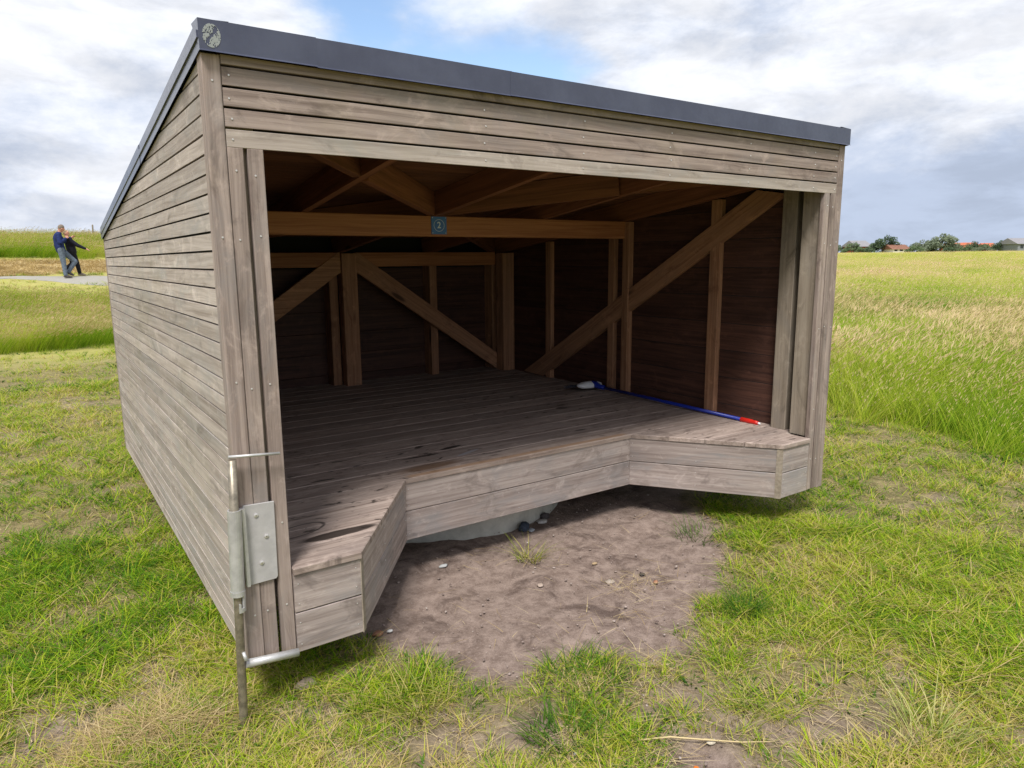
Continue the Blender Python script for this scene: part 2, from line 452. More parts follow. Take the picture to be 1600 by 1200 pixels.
def graded(lo, hi, step, far, g=1.12):
    a = list(np.arange(lo, hi, step)); s = step; x = hi
    while x < far: a.append(x); s *= g; x += s
    s = step; x = lo
    while x > -far: s *= g; x -= s; a.insert(0, x)
    return np.array(a)
gx = graded(-1.6, 4.2, .045, 1500); gy = graded(-2.2, 3.2, .045, 1500)
# finer rows across the rise behind
gy = np.unique(np.concatenate([gy, np.arange(10, 42, .4), np.arange(42, 160, 5.)]))
gx = np.unique(np.concatenate([gx, np.arange(60, 270, 5.)]))
GX, GY = np.meshgrid(gx, gy)
X, Y = GX.ravel(), GY.ravel()
dirtv = bare(X, Y)
Zg = height(X, Y)
near_m = (np.hypot(X - 1.2, Y) < 4)
Zg = Zg + near_m * ((fbm(X, Y, 9, 61) - .5) * .03 + (fbm(X, Y, 25, 71, 2) - .5) * .010) * (.35 + .65 * dirtv) - .012 * dirtv
nx, ny = len(gx), len(gy)
ii = np.arange(nx - 1)[None, :] + nx * np.arange(ny - 1)[:, None]
ii = ii.ravel()
me = np_mesh('ground', np.stack([X, Y, Zg], 1), np.stack([ii, ii + 1, ii + nx + 1, ii + nx], 1), ground_mat())
def vattr(me, name, v):
    a = me.attributes.new(name, 'FLOAT', 'POINT'); a.data.foreach_set('value', np.asarray(v, np.float32))
def golden(x, y):
    return sstep(27.6, 28.3, y + (fbm(x, y, .6, 81) - .5) * .8) * (1 - sstep(31.2, 32.0, y + (fbm(x, y, .6, 83) - .5) * .8)) * (x < 9)
vattr(me, 'bare', dirtv); vattr(me, 'gold', golden(X, Y))
vattr(me, 'field', np.clip(tall(X, Y) + sstep(9, 14, np.hypot(X, Y)) * .8, 0, 1))
me.shade_smooth()
ground = bpy.data.objects.new('ground', me); place(ground, Matrix.Identity(4)); tag(ground, kind='structure')
def gh(x, y): return float(height(np.array([x]), np.array([y]))[0])

# gravel path by the foot of the rise
pm, t, b = new_mat('path_gravel')
P = N('ShaderNodeNewGeometry', t).outputs['Position']
n2 = noise(t, P, 30, 5, .7); n1 = noise(t, P, 2, 5, .6)
setin(t, b, 'Base Color', mix(t, ramp(t, n1, .3, .7), mix(t, n2, (.25, .235, .21), (.40, .38, .34)), (.31, .285, .235)))
setin(t, b, 'Roughness', .95); bump(t, b, n2, .5, .02)
V, F = [], []
pc = [(10.6, 22.1), (5.9, 24.1), (3.1, 25.5), (1.5, 26.1), (.1, 26.7), (-1.3, 27.0), (-4.6, 27.3), (-14, 27.4)]
pw = [1.15, 1.15, 1.1, .9, .55, .4, .4, .4]
tt = np.linspace(0, len(pc) - 1, 80)
for k, a in enumerate(tt):
    x = np.interp(a, range(len(pc)), [q[0] for q in pc]); y = np.interp(a, range(len(pc)), [q[1] for q in pc]); hw = np.interp(a, range(len(pc)), pw)
    for j in range(5):
        yy = y + hw * (j / 2 - 1) + (fbm(x * 1., j, 1.4, 91) - .5) * .3
        V.append((x, yy, gh(x, yy) + .035 - (.03 if j in (0, 4) else 0)))
    if k:
        for j in range(4): F.append(((k - 1) * 5 + j, k * 5 + j, k * 5 + j + 1, (k - 1) * 5 + j + 1))
tag(mesh_obj('path', V, F, pm, smooth=True), kind='structure')
PATHP = np.array(pc)

# ------------------------------------------------------------------ shelter
W, D, ZT, K = 3.483, 3.70, .335, .124
roofz = lambda y: 2.052 - K * y
sh = thing('shelter', 'weathered wooden shelter with open front, slatted walls and sloping dark metal roof', 'shelter', (0, 0, 0))

# --- side walls
def slat_row(k, pitch, h): return k * pitch + .001, k * pitch + .001 + h
PITCH, SH = .0607, .0535
def wall_mesh(name, poly, t, o, ux, uy, parent):   # the dark membrane behind the slats
    return prism(name, poly, t, o, ux, uy, M_MEMB, parent)
Y0, Y1 = .0595, D - .004
side = prism('side_wall', [(0.058, .01), (D - .06, .01), (D - .06, roofz(D) + .008), (.058, roofz(.06) + .008)], .012, (.030, 0, 0), (0, 1, 0), (0, 0, 1), M_MEMB, sh)
# local x = world y, local y = world z, local z = world x (pointing in)
def side_poly(z0, z1, roofdrop=.004):
    top = lambda y: roofz(y) - roofdrop
    if z1 <= top(Y1): return [(0, z0), (Y1 - Y0, z0), (Y1 - Y0, z1), (0, z1)]
    ya = min(Y1, (2.052 - roofdrop - z0) / K); yb = (2.052 - roofdrop - z1) / K
    if ya <= Y0 + .02: return None
    if yb <= Y0:
        return [(0, z0), (ya - Y0, z0), (0, top(Y0))]
    if ya >= Y1: return [(0, z0), (Y1 - Y0, z0), (Y1 - Y0, top(Y1)), (yb - Y0, z1), (0, z1)]
    return [(0, z0), (ya - Y0, z0), (yb - Y0, z1), (0, z1)]
for k in range(34):
    z0, z1 = slat_row(k, PITCH, SH)
    z0 += random.uniform(-.0006, .0006)
    pg = side_poly(z0, z1)
    if pg is None: continue
    # extrude outwards (-x): local z = -x  => ux = +y, uy = +z gives uz = +x; so mirror via ux = -y
    pg2 = [(-a, b - z0) for a, b in pg]
    prism('slat', pg2, .022, (.027 + random.uniform(-.001, .001), Y0, z0), (0, -1, 0), (0, 0, 1), M_SLAT, side, skew=.004)
# hidden far walls: same cladding joined in one mesh each
side2 = prism('side_wall', [(0.058, .01), (D - .06, .01), (D - .06, roofz(D) + .008), (.058, roofz(.06) + .008)], .012, (W - .042, 0, 0), (0, 1, 0), (0, 0, 1), M_MEMB, sh)
geo = []
for k in range(34):
    z0, z1 = slat_row(k, PITCH, SH); pg = side_poly(z0, z1)
    if pg is None: continue
    n = len(pg)
    V = [(W - .027, Y0 + a, b) for a, b in pg] + [(W - .005, Y0 + a, b) for a, b in pg]
    F = [tuple(range(n - 1, -1, -1)), tuple(range(n, 2 * n))] + [(i, (i + 1) % n, n + (i + 1) % n, n + i) for i in range(n)]
    geo.append((V, F))
tag(mesh_obj('cladding', *merge(geo), M_SLAT, side2), kind='stuff')
rear = prism('rear_wall', [(.06, .01), (W - .06, .01), (W - .06, roofz(D) + .03), (.06, roofz(D) + .03)], .012, (0, D - .042 + .012, 0), (1, 0, 0), (0, 0, 1), M_MEMB, sh)
geo = [box_geo((.02, D - .027, k * PITCH + .001), (W - .02, D - .005, k * PITCH + .001 + SH)) for k in range(26)]
tag(mesh_obj('cladding', *merge(geo), M_SLAT, rear), kind='stuff')

# --- front frame boards and corner posts
def upright(name, x0, x1, y0, y1, z0, z1, mat, parent, c=.002):
    """vertical board; length along local x = world z"""
    Wd, T = x1 - x0, y1 - y0
    return prism(name, [(0, 0), (z1 - z0, 0), (z1 - z0, -Wd), (0, -Wd)], T, (x0, y1, z0), (0, 0, 1), (-1, 0, 0), mat, parent, c)
# local y = -x ; uz = ux x uy = z x -x = -y : extrudes toward the viewer
scr = []
def screw(p, nrm, r=.0036):
    nrm = Vector(nrm); a = nrm.orthogonal().normalized(); bb = nrm.cross(a); p = Vector(p)
    V = [p + (a * math.cos(i * math.pi / 4) + bb * math.sin(i * math.pi / 4)) * r for i in range(8)]
    V2 = [v + nrm * .0016 for v in [p + (q - p) * .75 for q in V]]
    scr.append((V + V2, [tuple(range(8, 16))] + [(i, (i + 1) % 8, 8 + (i + 1) % 8, 8 + i) for i in range(8)]))
frame = upright('corner_post', 0, .0555, 0, .057, 0.0, roofz(.03), M_FRONT, sh, .003)
upright('corner_post', W - .0555, W, 0, .057, 0.0, roofz(.03), M_FRONT, sh, .003)
upright('corner_post', 0.004, .0555, D - .056, D, 0.0, roofz(D) - .004, M_FRONT, sh, .003)
upright('corner_post', W - .0555, W - .004, D - .056, D, 0.0, roofz(D) - .004, M_FRONT, sh, .003)
FB = 1.776
for xa, xb in ((.0575, .1065), (.119, .169), (W - .1065, W - .0575), (W - .169, W - .119)):
    upright('frame_board', xa, xb, .002, .027, 0.004, FB, M_FRONT, sh)
for s in (0, 1):
    fx = (lambda a: a) if not s else (lambda a: W - a)
    for xm, zs in ((.028, (1.965, 1.49, 1.01, .20)), (.082, (1.70, 1.49, 1.01, .19)), (.144, (1.70, 1.49, 1.01, .19, .5))):
        for z in zs: screw((fx(xm) + random.uniform(-.006, .006), -.0005 if xm < .05 else .0015, z + random.uniform(-.015, .015)), (0, -1, 0))
    # backing timbers of the front frame
    x0, x1 = sorted((fx(.060), fx(.150)))
    upright('inner_post', x0, x1, .030, .148, ZT + .002 if s else ZT + .002, 1.90, M_PINEW, sh)

# --- fascia slats over the opening
fas = prism('front_fascia', [(.07, FB + .012), (W - .07, FB + .012), (W - .07, roofz(.03) + .008), (.07, roofz(.03) + .008)], .012, (0, .042, 0), (1, 0, 0), (0, 0, 1), M_MEMB, sh)
zz = FB
for k in range(5):
    z1 = min(zz + .0545, roofz(0) - .001)
    yo = .0025 + random.uniform(-.0008, .0008)
    prism('slat', [(0, 0), (W - .1150, 0), (W - .1150, z1 - zz), (0, z1 - zz)], .024, (.0575, yo + .024, zz), (1, 0, 0), (0, 0, 1), M_FRONT if k else M_SLAT, fas, c=.0015, skew=.004 if k < 4 else 0)
    if k < 4:
        for xs in (.078, 1.02, 1.52, 2.05, 2.63, 3.20, W - .078):
            screw((xs + random.uniform(-.005, .005), yo - .0004, zz + .028 + random.uniform(-.005, .005)), (0, -1, 0))
    zz += .0617
prism('header_beam', [(0, 0), (W - .2, 0), (W - .2, .2), (0, .2)], .04, (.10, .095, 1.80), (1, 0, 0), (0, 0, 1), M_PINE, sh, .002)

# --- roof
RB = 1.913           # rafter underside at y = 0, z = RB - K y
nrm = Vector((0, K, 1)).normalized(); sl = Vector((0, 1, -K)).normalized()
roof = prism('roof', [(0, 0), (W + .02, 0), (W + .02, (D + .02) / sl.y), (0, (D + .02) / sl.y)], .022, Vector((-.01, -.012, RB + .171 - K * -.012)), (1, 0, 0), sl, M_TRIM, sh)
pw_ = .118
nroof = int((D - .1) / pw_)
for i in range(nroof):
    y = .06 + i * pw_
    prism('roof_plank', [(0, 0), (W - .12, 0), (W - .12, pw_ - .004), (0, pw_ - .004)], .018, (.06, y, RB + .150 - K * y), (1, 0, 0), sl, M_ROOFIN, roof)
CX, CY = W / 2, 1.77
RD = .146
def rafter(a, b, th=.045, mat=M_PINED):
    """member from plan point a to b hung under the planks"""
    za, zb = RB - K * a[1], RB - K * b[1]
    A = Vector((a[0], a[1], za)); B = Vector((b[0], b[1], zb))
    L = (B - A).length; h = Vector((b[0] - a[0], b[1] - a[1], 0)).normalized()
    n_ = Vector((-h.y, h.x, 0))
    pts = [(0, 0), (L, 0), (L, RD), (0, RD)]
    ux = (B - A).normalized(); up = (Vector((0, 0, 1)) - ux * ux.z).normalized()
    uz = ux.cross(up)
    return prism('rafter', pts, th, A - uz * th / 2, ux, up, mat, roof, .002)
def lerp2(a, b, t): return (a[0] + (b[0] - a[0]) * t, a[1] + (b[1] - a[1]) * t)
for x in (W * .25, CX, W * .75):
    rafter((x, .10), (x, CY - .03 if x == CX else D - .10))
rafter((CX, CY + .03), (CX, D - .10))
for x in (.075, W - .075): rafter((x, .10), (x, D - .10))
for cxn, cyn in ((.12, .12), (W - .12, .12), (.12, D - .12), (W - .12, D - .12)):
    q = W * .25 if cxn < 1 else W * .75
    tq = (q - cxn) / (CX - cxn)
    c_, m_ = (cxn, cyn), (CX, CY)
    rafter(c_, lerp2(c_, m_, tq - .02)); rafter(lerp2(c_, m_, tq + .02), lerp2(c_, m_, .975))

# roof trim: three lapped lengths in front, one on each side, one behind
def trim_piece(x0, x1, z_lo, z_hi, y, parent):
    t = .003
    V = [(x0, y, z_lo), (x1, y, z_lo), (x1, y, z_hi), (x0, y, z_hi),
         (x0, y + t, z_lo + .004), (x1, y + t, z_lo + .004), (x1, y + .09, z_hi + .004), (x0, y + .09, z_hi + .004),
         (x0, y - .006, z_lo - .006), (x1, y - .006, z_lo - .006), (x0, y + t, z_lo - .003), (x1, y + t, z_lo - .003)]
    F = [(0, 1, 2, 3), (3, 2, 6, 7), (8, 9, 1, 0), (10, 11, 9, 8), (4, 5, 11, 10), (0, 3, 7, 4), (1, 5, 6, 2), (4, 7, 6, 5)]
    F += [(0, 4, 10, 8), (1, 9, 11, 5)]
    return mesh_obj('roof_trim', V, F, M_TRIM, parent)
trim1 = trim_piece(-.006, .356, 2.053, 2.139, -.022, roof)
trim_piece(.350, 1.133, 2.051, 2.1375, -.0208, roof)
trim_piece(1.125, W + .008, 2.052, 2.1365, -.0215, roof)
for s in (0, 1):
    xo = -.0045 if not s else W + .0045
    d_ = 1 if not s else -1
    for (ya, yb, xx) in ((-.018, 1.42, xo), (1.41, D + .03, xo - d_ * .0018)):
        lo = lambda y: roofz(y) - .002; hi = lambda y: lo(y) + .086
        V = []
        for y in (ya, yb):
            V += [(xx, y, lo(y)), (xx, y, hi(y)), (xx + d_ * .09, y, hi(y) + .004), (xx + d_ * .003, y, hi(y) - .004), (xx + d_ * .003, y, lo(y)), (xx - d_ * .002, y, lo(y) - .004)]
        F = [(0, 6, 7, 1), (1, 7, 8, 2), (2, 8, 9, 3), (3, 9, 10, 4), (4, 10, 11, 5), (5, 11, 6, 0), (0, 1, 2, 3, 4, 5), (11, 10, 9, 8, 7, 6)]
        mesh_obj('roof_trim', V, F, M_TRIM, roof)
mesh_obj('roof_trim', *box_geo((0, D + .005, roofz(D) - .002), (W, D + .008, roofz(D) + .082)), M_TRIM, roof)
# remains of a torn round sticker on the roof trim at the corner
st_m = simple('torn_sticker', (.36, .385, .37), .8)
sgeo = []
cx, cz, rx, rz = .031, 2.093, .026, .034
for i in range(26):
    u = -1 + 2 * (i + .5) / 26
    hh = math.sqrt(max(0, 1 - u * u))
    seg = []
    v = -hh
    while v < hh:
        ln = random.uniform(.05, .16)
        vm = v + ln / 2
        # dark S left bare: two arcs
        s_in = abs((u * .95 - .75 * math.sin(vm * 2.6) * .62)) < .20 and abs(vm) < .78
        if not s_in and random.random() < (.86 if (u * u + vm * vm) > .6 or vm < .1 else .55):
            x0 = cx + rx * (u - .027); x1 = cx + rx * (u + .027)
            sgeo.append(box_geo((x0, -.0237, cz + rz * v), (x1, -.0222, cz + rz * min(hh, v + ln))))
        v += ln
tag(mesh_obj('sticker', *merge(sgeo), st_m, trim1), label='torn remains of a pale round sticker with a dark S shape')

# --- interior frame, linings
LX = W - .043         # right lining face
for s, sw in ((1, side2), (0, side)):
    mx = (lambda a: a) if s else (lambda a: W - a)
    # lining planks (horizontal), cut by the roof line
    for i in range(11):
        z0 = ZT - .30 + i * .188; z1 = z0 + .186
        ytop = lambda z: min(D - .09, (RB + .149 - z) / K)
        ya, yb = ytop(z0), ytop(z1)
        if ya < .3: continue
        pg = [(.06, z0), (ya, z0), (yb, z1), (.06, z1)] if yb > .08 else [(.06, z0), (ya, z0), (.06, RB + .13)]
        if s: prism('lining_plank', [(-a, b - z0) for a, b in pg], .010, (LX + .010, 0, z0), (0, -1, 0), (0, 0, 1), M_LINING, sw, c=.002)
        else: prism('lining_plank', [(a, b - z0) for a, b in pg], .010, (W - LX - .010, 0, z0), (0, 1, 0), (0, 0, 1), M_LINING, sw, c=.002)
    def wstud(y0, y1, xin, z1=None, mat=M_PINEB, c=.003):
        zt = z1 if z1 else RB - K * y1 - .002
        x0, x1 = sorted((mx(xin), mx(LX - .001)))
        return upright('stud', x0, x1, y0, y1, ZT + .001, zt, mat, sw, c)
    wstud(2.68, 2.752, 3.395); wstud(1.845, 1.912, 3.395); wstud(1.672, 1.738, 3.385); wstud(.80, .882, 3.395, mat=M_PINEB)
    wstud(.213, .314, 3.375, mat=M_PINEW)
    # long brace
    pts = [(3.10, .352), (2.80, .340), (.318, 1.800), (.525, 1.838)]
    a = Vector((pts[1][0], pts[1][1])); ux2 = (Vector(pts[2]) - a).normalized(); uy2 = Vector((-ux2.y, ux2.x)) 
    loc = [((Vector(q) - a).dot(ux2), (Vector(q) - a).dot(uy2)) for q in pts]
    if s:
        prism('brace', loc, .042, (3.394, a.x, a.y), (0, ux2.x, ux2.y), (0, uy2.x, uy2.y), M_PINEB, sw, c=0)
    else:
        prism('brace', loc, .042, (W - 3.352, a.x, a.y), (0, ux2.x, ux2.y), (0, uy2.x, uy2.y), M_PINEB, sw, c=0)

# rear wall interior
RY = 3.40
LY = D - .055
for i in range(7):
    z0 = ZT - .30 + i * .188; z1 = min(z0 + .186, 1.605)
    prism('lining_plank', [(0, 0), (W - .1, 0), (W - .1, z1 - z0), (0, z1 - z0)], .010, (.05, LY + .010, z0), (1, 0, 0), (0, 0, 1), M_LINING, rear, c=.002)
def rpost(x0, x1, y0, y1, z1, mat=M_PINE): return upright('post', x0, x1, y0, y1, ZT + .001, z1, M_PINEB, rear, .004)
rpost(1.722, 1.856, RY, RY + .10, 1.478)
rpost(3.295, 3.425, 3.30, 3.42, 1.478); rpost(W - 3.425, W - 3.295, 3.30, 3.42, 1.478)
for x in (.86, 2.61, 3.30, .15, 1.64): upright('stud', x, x + .075, 3.505, LY - .001, ZT + .001, 1.46, M_PINEB, rear, .003)
for xa, xb in ((.19, 1.72), (1.858, 3.293)):
    prism('rail', [(0, 0), (xb - xa, 0), (xb - xa, .122), (0, .122)], .045, (xa, RY + .075, 1.363), (1, 0, 0), (0, 0, 1), M_PINE, rear, .003)
def rbrace(pts):
    a = Vector(pts[0]); ux2 = (Vector(pts[1]) - a).normalized(); uy2 = Vector((-ux2.y, ux2.x))
    loc = [((Vector(q) - a).dot(ux2), (Vector(q) - a).dot(uy2)) for q in pts]
    prism('brace', loc, .045, (a.x, RY + .063, a.y), (ux2.x, 0, ux2.y), (uy2.x, 0, uy2.y), M_PINEB, rear, .003)
B_ = [(1.858, 1.320), (3.20, .345), (3.30, .345), (3.30, .490), (1.880, 1.476), (1.858, 1.476)]
B_ = [(1.859, 1.318), (3.292, .345), (3.292, .505), (1.876, 1.486), (1.859, 1.486)]
rbrace(B_)
rbrace([(W - q[0] + .078 + .015 * (q[0] < 2), q[1]) for q in B_][::-1])
# cross beam in the middle of the shelter
prism('cross_beam', [(0, 0), (W - .05, 0), (W - .05, .130), (0, .130)], .10, (.03, 1.82, 1.568), (1, 0, 0), (0, 0, 1), M_PINE, sh, .004)

# --- deck
deck_o = [(.172, -.012), (.43, -.012), (.967, .708), (2.516, .708), (3.053, -.012), (3.311, -.012)]
sub = [(.05, .15), (W - .05, .15), (W - .05, D - .06), (.05, D - .06)]
fr = [(.174, .0), (.42, .0), (.957, .715), (2.526, .715), (3.063, .0), (3.309, .0), (3.309, .14), (W - .05, .14), (W - .05, D - .06), (.05, D - .06), (.05, .14), (.174, .14)]
bm = bmesh.new()
vs_ = [bm.verts.new((x, y, ZT - .0052)) for x, y in fr]; bm.faces.new(vs_)
r_ = bmesh.ops.extrude_face_region(bm, geom=bm.faces[:])
for v in [g for g in r_['geom'] if isinstance(g, bmesh.types.BMVert)]: v.co.z = ZT - .02
bmesh.ops.recalc_face_normals(bm, faces=bm.faces[:])
me = bpy.data.meshes.new('deck'); bm.to_mesh(me); bm.free(); me.materials.append(M_JOINT)
deck = bpy.data.objects.new('deck', me); place(deck, Matrix.Identity(4), sh)
DP, GAP, TH = .180, .0048, .026
def slantx(y): return .43 + (y + .012) / .72 * .537
def plank(pg):
    x0, y0 = pg[0]
    prism('deck_plank', [(a - x0, b_ - y0) for a, b_ in pg], TH, (x0, y0, ZT - TH), (1, 0, 0), (0, 1, 0), M_DECK, deck, c=.0035)
i = 0
while True:
    ya = -.012 + i * DP; yb = min(ya + DP - GAP, D - .065)
    if ya > D - .1: break
    g = random.uniform(-.0005, .0005)
    if ya < .70:
        lx = .1715 if i == 0 else .05
        if i == 0:
            pl = [(.1715, ya), (slantx(ya), ya), (slantx(yb), yb), (.1715, yb)]
        else:
            pl = [(.05, ya), (slantx(ya), ya), (slantx(yb), yb), (.05, yb)]
        plank(pl); plank([(W - a, b_) for a, b_ in pl][::-1])
    else:
        plank([(.05, ya), (W - .05, ya), (W - .05, yb), (.05, yb)])
    i += 1
# skirt boards under the deck edge, mitred at the corners
sk = [(.1715, -.004), (.427, -.004), (.965, .716), (2.518, .716), (3.056, -.004), (3.3115, -.004)]
def offset_line(P, d_):
    out = []
    for i in range(len(P)):
        p1 = Vector(P[i]); ns = []
        if i > 0: e = (p1 - Vector(P[i - 1])).normalized(); ns.append(Vector((-e.y, e.x)))
        if i < len(P) - 1: e = (Vector(P[i + 1]) - p1).normalized(); ns.append(Vector((-e.y, e.x)))
        m = sum(ns, Vector((0, 0))); m = m / (m.dot(ns[0])) if len(ns) > 1 else ns[0]
        out.append(p1 + m * d_)
    return out
sk_in = offset_line(sk, .028)
for i in range(5):
    for z0, z1 in ((.004, .1565), (.1600, ZT - TH - .002)):
        a, b_ = Vector(sk[i]), Vector(sk[i + 1]); ux = (b_ - a).normalized(); uy = Vector((-ux.y, ux.x)); L = (b_ - a).length
        la = (sk_in[i] - a).dot(ux); lb = (sk_in[i + 1] - a).dot(ux)
        h = z1 - z0; c = .003; e = .0006
        V = [(e, 0, c), (L - e, 0, c), (L - e, 0, h - c), (e, 0, h - c), (e, c, 0), (L - e, c, 0), (lb, .028, 0), (la, .028, 0), (e, c, h), (L - e, c, h), (lb, .028, h), (la, .028, h)]
        F = [(0, 1, 2, 3), (4, 5, 1, 0), (3, 2, 9, 8), (7, 6, 5, 4), (8, 9, 10, 11), (6, 7, 11, 10), (0, 3, 8, 11, 7, 4), (5, 6, 10, 9, 2, 1)]
        mesh_obj('skirt_board', V, F, M_SKIRT, deck, axes((a.x, a.y, z0), (ux.x, ux.y, 0), (uy.x, uy.y, 0)))
        nn = -uy
        ts = (.016, L - .02) if L < .5 else (.016, L * .45, L - .02)
        for tt_ in ts:
            for zf in (.22, .78):
                q = a + ux * tt_; screw((q.x + nn.x * .0005, q.y + nn.y * .0005, z0 + h * zf + random.uniform(-.006, .006)), (nn.x, nn.y, 0), .0026)
for i_, dx_ in ((4, -1), (1, 1)):
    a_ = Vector(sk[i_]); b_ = Vector(sk[i_ + dx_]) if i_ == 4 else Vector(sk[2]); b_ = Vector(sk[3]) if i_ == 4 else b_
    u_ = (b_ - a_).normalized(); n_ = Vector((u_.y, -u_.x)) if (Vector((u_.y, -u_.x)).y < 0) else Vector((-u_.y, u_.x))
    wd_ = .036
    P0 = a_ + n_ * .0025 - u_ * .001; P1 = P0 + u_ * wd_
    q_ = [P0, P1, P1 - n_ * .004, P0 - n_ * .004]
    V = [(p_.x, p_.y, .003) for p_ in q_] + [(p_.x, p_.y, ZT - TH - .001) for p_ in q_]
    mesh_obj('corner_strip', V, [(0, 1, 2, 3), (7, 6, 5, 4), (0, 4, 5, 1), (1, 5, 6, 2), (2, 6, 7, 3), (3, 7, 4, 0)], M_PINEW, deck)
tag(mesh_obj('screw_heads', *merge(scr), M_SCREW, sh), kind='stuff')
# floor joists ends / steel cross under the deck
for x in (.6, 1.2, 2.28, 2.88): prism('joist', [(0, 0), (2.7, 0), (2.7, .10), (0, .10)], .05, (x, .85, .20), (0, 1, 0), (0, 0, 1), M_PINEW, sh)

# --- concrete foundation the shelter turns on
V, F = [], []
n = 64; RC, cyc = .84, 1.775
zs = (-.30, -.045, -.03)
for j, z in enumerate(zs):
    for k in range(n):
        a = 2 * math.pi * k / n; rr = RC * (1 + (.004 * math.sin(7 * a) if j < 2 else 0)) - (.015 if j == 2 else 0)
        V.append((CX - .02 + rr * math.cos(a), cyc + rr * math.sin(a), z))
for j in range(2):
    for k in range(n): F.append((j * n + k, j * n + (k + 1) % n, (j + 1) * n + (k + 1) % n, (j + 1) * n + k))
F.append(tuple(range(2 * n, 3 * n)))
base = mesh_obj('concrete_base', V, F, M_CONC); tag(base, 'round grey concrete base half hidden under the wooden deck', 'concrete base')
mesh_obj('pivot_column', *tube_geo([(CX, cyc, -.03), (CX, cyc, .20)], .20, 24), M_RUST, base)

# ------------------------------------------------------------------ ground bolt on the corner post
bolt = thing('ground_bolt', 'steel bolt rod in a bracket on the corner post, pushed into the ground', 'bolt', (-.04, -.035, GZ))
plate = prism('bracket_plate', [(.018, .312), (.112, .314), (.118, .322), (.122, .598), (.018, .602)], .006, (0, -.0015, 0), (1, 0, 0), (0, 0, 1), M_PLATE, bolt, .001)
for q in ((.058, .560), (.088, .478), (.066, .385)):
    V, F = tube_geo([(q[0], -.0078, q[1]), (q[0], -.0105, q[1]), (q[0], -.0115, q[1])], [.0075, .0075, .004], 10)
    mesh_obj('screw', V, F, M_SCREW, plate)
    mesh_obj('screw', *tube_geo([(q[0], -.0116, q[1]), (q[0], -.0122, q[1])], .0022, 6), M_RUST, plate)
rp = lambda z: Vector((-.016 - (.60 - z) * .032, -.031, z))
# sleeve: open-ended pipe with a seam and a hook slot at its foot
def pipe_geo(p0, p1, ro, ri, n=20, a0=0, a1=2 * math.pi):
    V, F = [], []
    ax = (p1 - p0).normalized(); u = Vector((1, 0, 0)); u = (u - ax * u.dot(ax)).normalized(); v = ax.cross(u)
    for p in (p0, p1):
        for rr in (ro, ri):
            for k in range(n + 1):
                a = a0 + (a1 - a0) * k / n
                V.append(p + (u * math.cos(a) + v * math.sin(a)) * rr)
    m = n + 1
    for k in range(n):
        F += [(k, k + 1, 2 * m + k + 1, 2 * m + k), (m + k + 1, m + k, 3 * m + k, 3 * m + k + 1), (k + 1, k, m + k, m + k + 1), (2 * m + k, 2 * m + k + 1, 3 * m + k + 1, 3 * m + k)]
    F += [(0, 2 * m, 3 * m, m), (n, m + n, 3 * m + n, 2 * m + n)]
    return V, F
slv = mesh_obj('sleeve', *pipe_geo(rp(.318), rp(.602), .0228, .0165), M_STEEL, bolt)
mesh_obj('weld_strip', *box_geo((.008, -.030, .318), (.019, -.0075, .598)), M_STEEL, bolt)
# slotted collar below the sleeve: two arcs leaving a J shaped opening in front
mesh_obj('slotted_collar', *merge([pipe_geo(rp(.300), rp(.3175), .0245, .0165),
    pipe_geo(rp(.243), rp(.300), .0245, .0165, 10, R(-52), R(120)),
    pipe_geo(rp(.243), rp(.258), .0245, .0165, 6, R(-98), R(-52)), pipe_geo(rp(.258), rp(.274), .0245, .0165, 4, R(-98), R(-80))]), M_STEEL, bolt)
tube('rod', [rp(.775), rp(.5), rp(.2), rp(-.03), rp(-.20) , rp(-.34)], .0148, M_RUST, bolt, 16)
tube('handle_bar', [rp(.785) + Vector((-.012, -.004, .002)), rp(.785) + Vector((.155, -.004, -.012))], .0052, M_STEEL, bolt, 10)
tube('foot_bar', [rp(.05) + Vector((.014, -.008, -.004)), Vector((.162, -.04, .028))], .0145, M_STEEL, bolt, 16)
tube('peg', [rp(.095) + Vector((.006, -.014, 0)), rp(.072) + Vector((.011, -.028, -.004))], .0062, M_STEEL, bolt, 10)

# ------------------------------------------------------------------ number sign on the cross beam
sign = thing('number_sign', 'small blue square sign with a white ringed number 2 on the cross beam', 'sign', (1.745, 1.716, 1.638))
M_BLUE = simple('sign_blue', (.020, .13, .44), .35)
M_WHITE = simple('sign_white', (.62, .70, .78), .5)
prism('sign_plate', [(0, 0), (.112, 0), (.112, .112), (0, .112)], .004, (1.689, 1.7195, 1.582), (1, 0, 0), (0, 0, 1), M_BLUE, sign, .0008)
V, F = [], []
for k in range(40):
    a = 2 * math.pi * k / 40
    for rr, yy in ((.0385, 1.7148), (.0362, 1.7148), (.0385, 1.7156), (.0362, 1.7156)): V.append((1.745 + rr * math.cos(a), yy, 1.638 + rr * math.sin(a)))
for k in range(40):
    j = (k + 1) % 40
    F += [(4 * k, 4 * k + 1, 4 * j + 1, 4 * j), (4 * k, 4 * j, 4 * j + 2, 4 * k + 2), (4 * k + 1, 4 * k + 3, 4 * j + 3, 4 * j + 1)]
mesh_obj('ring', V, F, M_WHITE, sign)
tcv = bpy.data.curves.new('digit', 'FONT'); tcv.body = '2'; tcv.size = .056; tcv.align_x = 'CENTER'; tcv.align_y = 'CENTER'; tcv.extrude = .0004; tcv.offset = .0008
to = bpy.data.objects.new('digit_tmp', tcv); col.objects.link(to)
bpy.context.view_layer.update()
dm = bpy.data.meshes.new_from_object(to.evaluated_get(bpy.context.evaluated_depsgraph_get()))
bpy.data.objects.remove(to)
dm.name = 'digit'; dm.materials.clear(); dm.materials.append(M_WHITE)
place(bpy.data.objects.new('digit', dm), axes((1.745, 1.7151, 1.638), (1, 0, 0), (0, 0, 1)), sign)
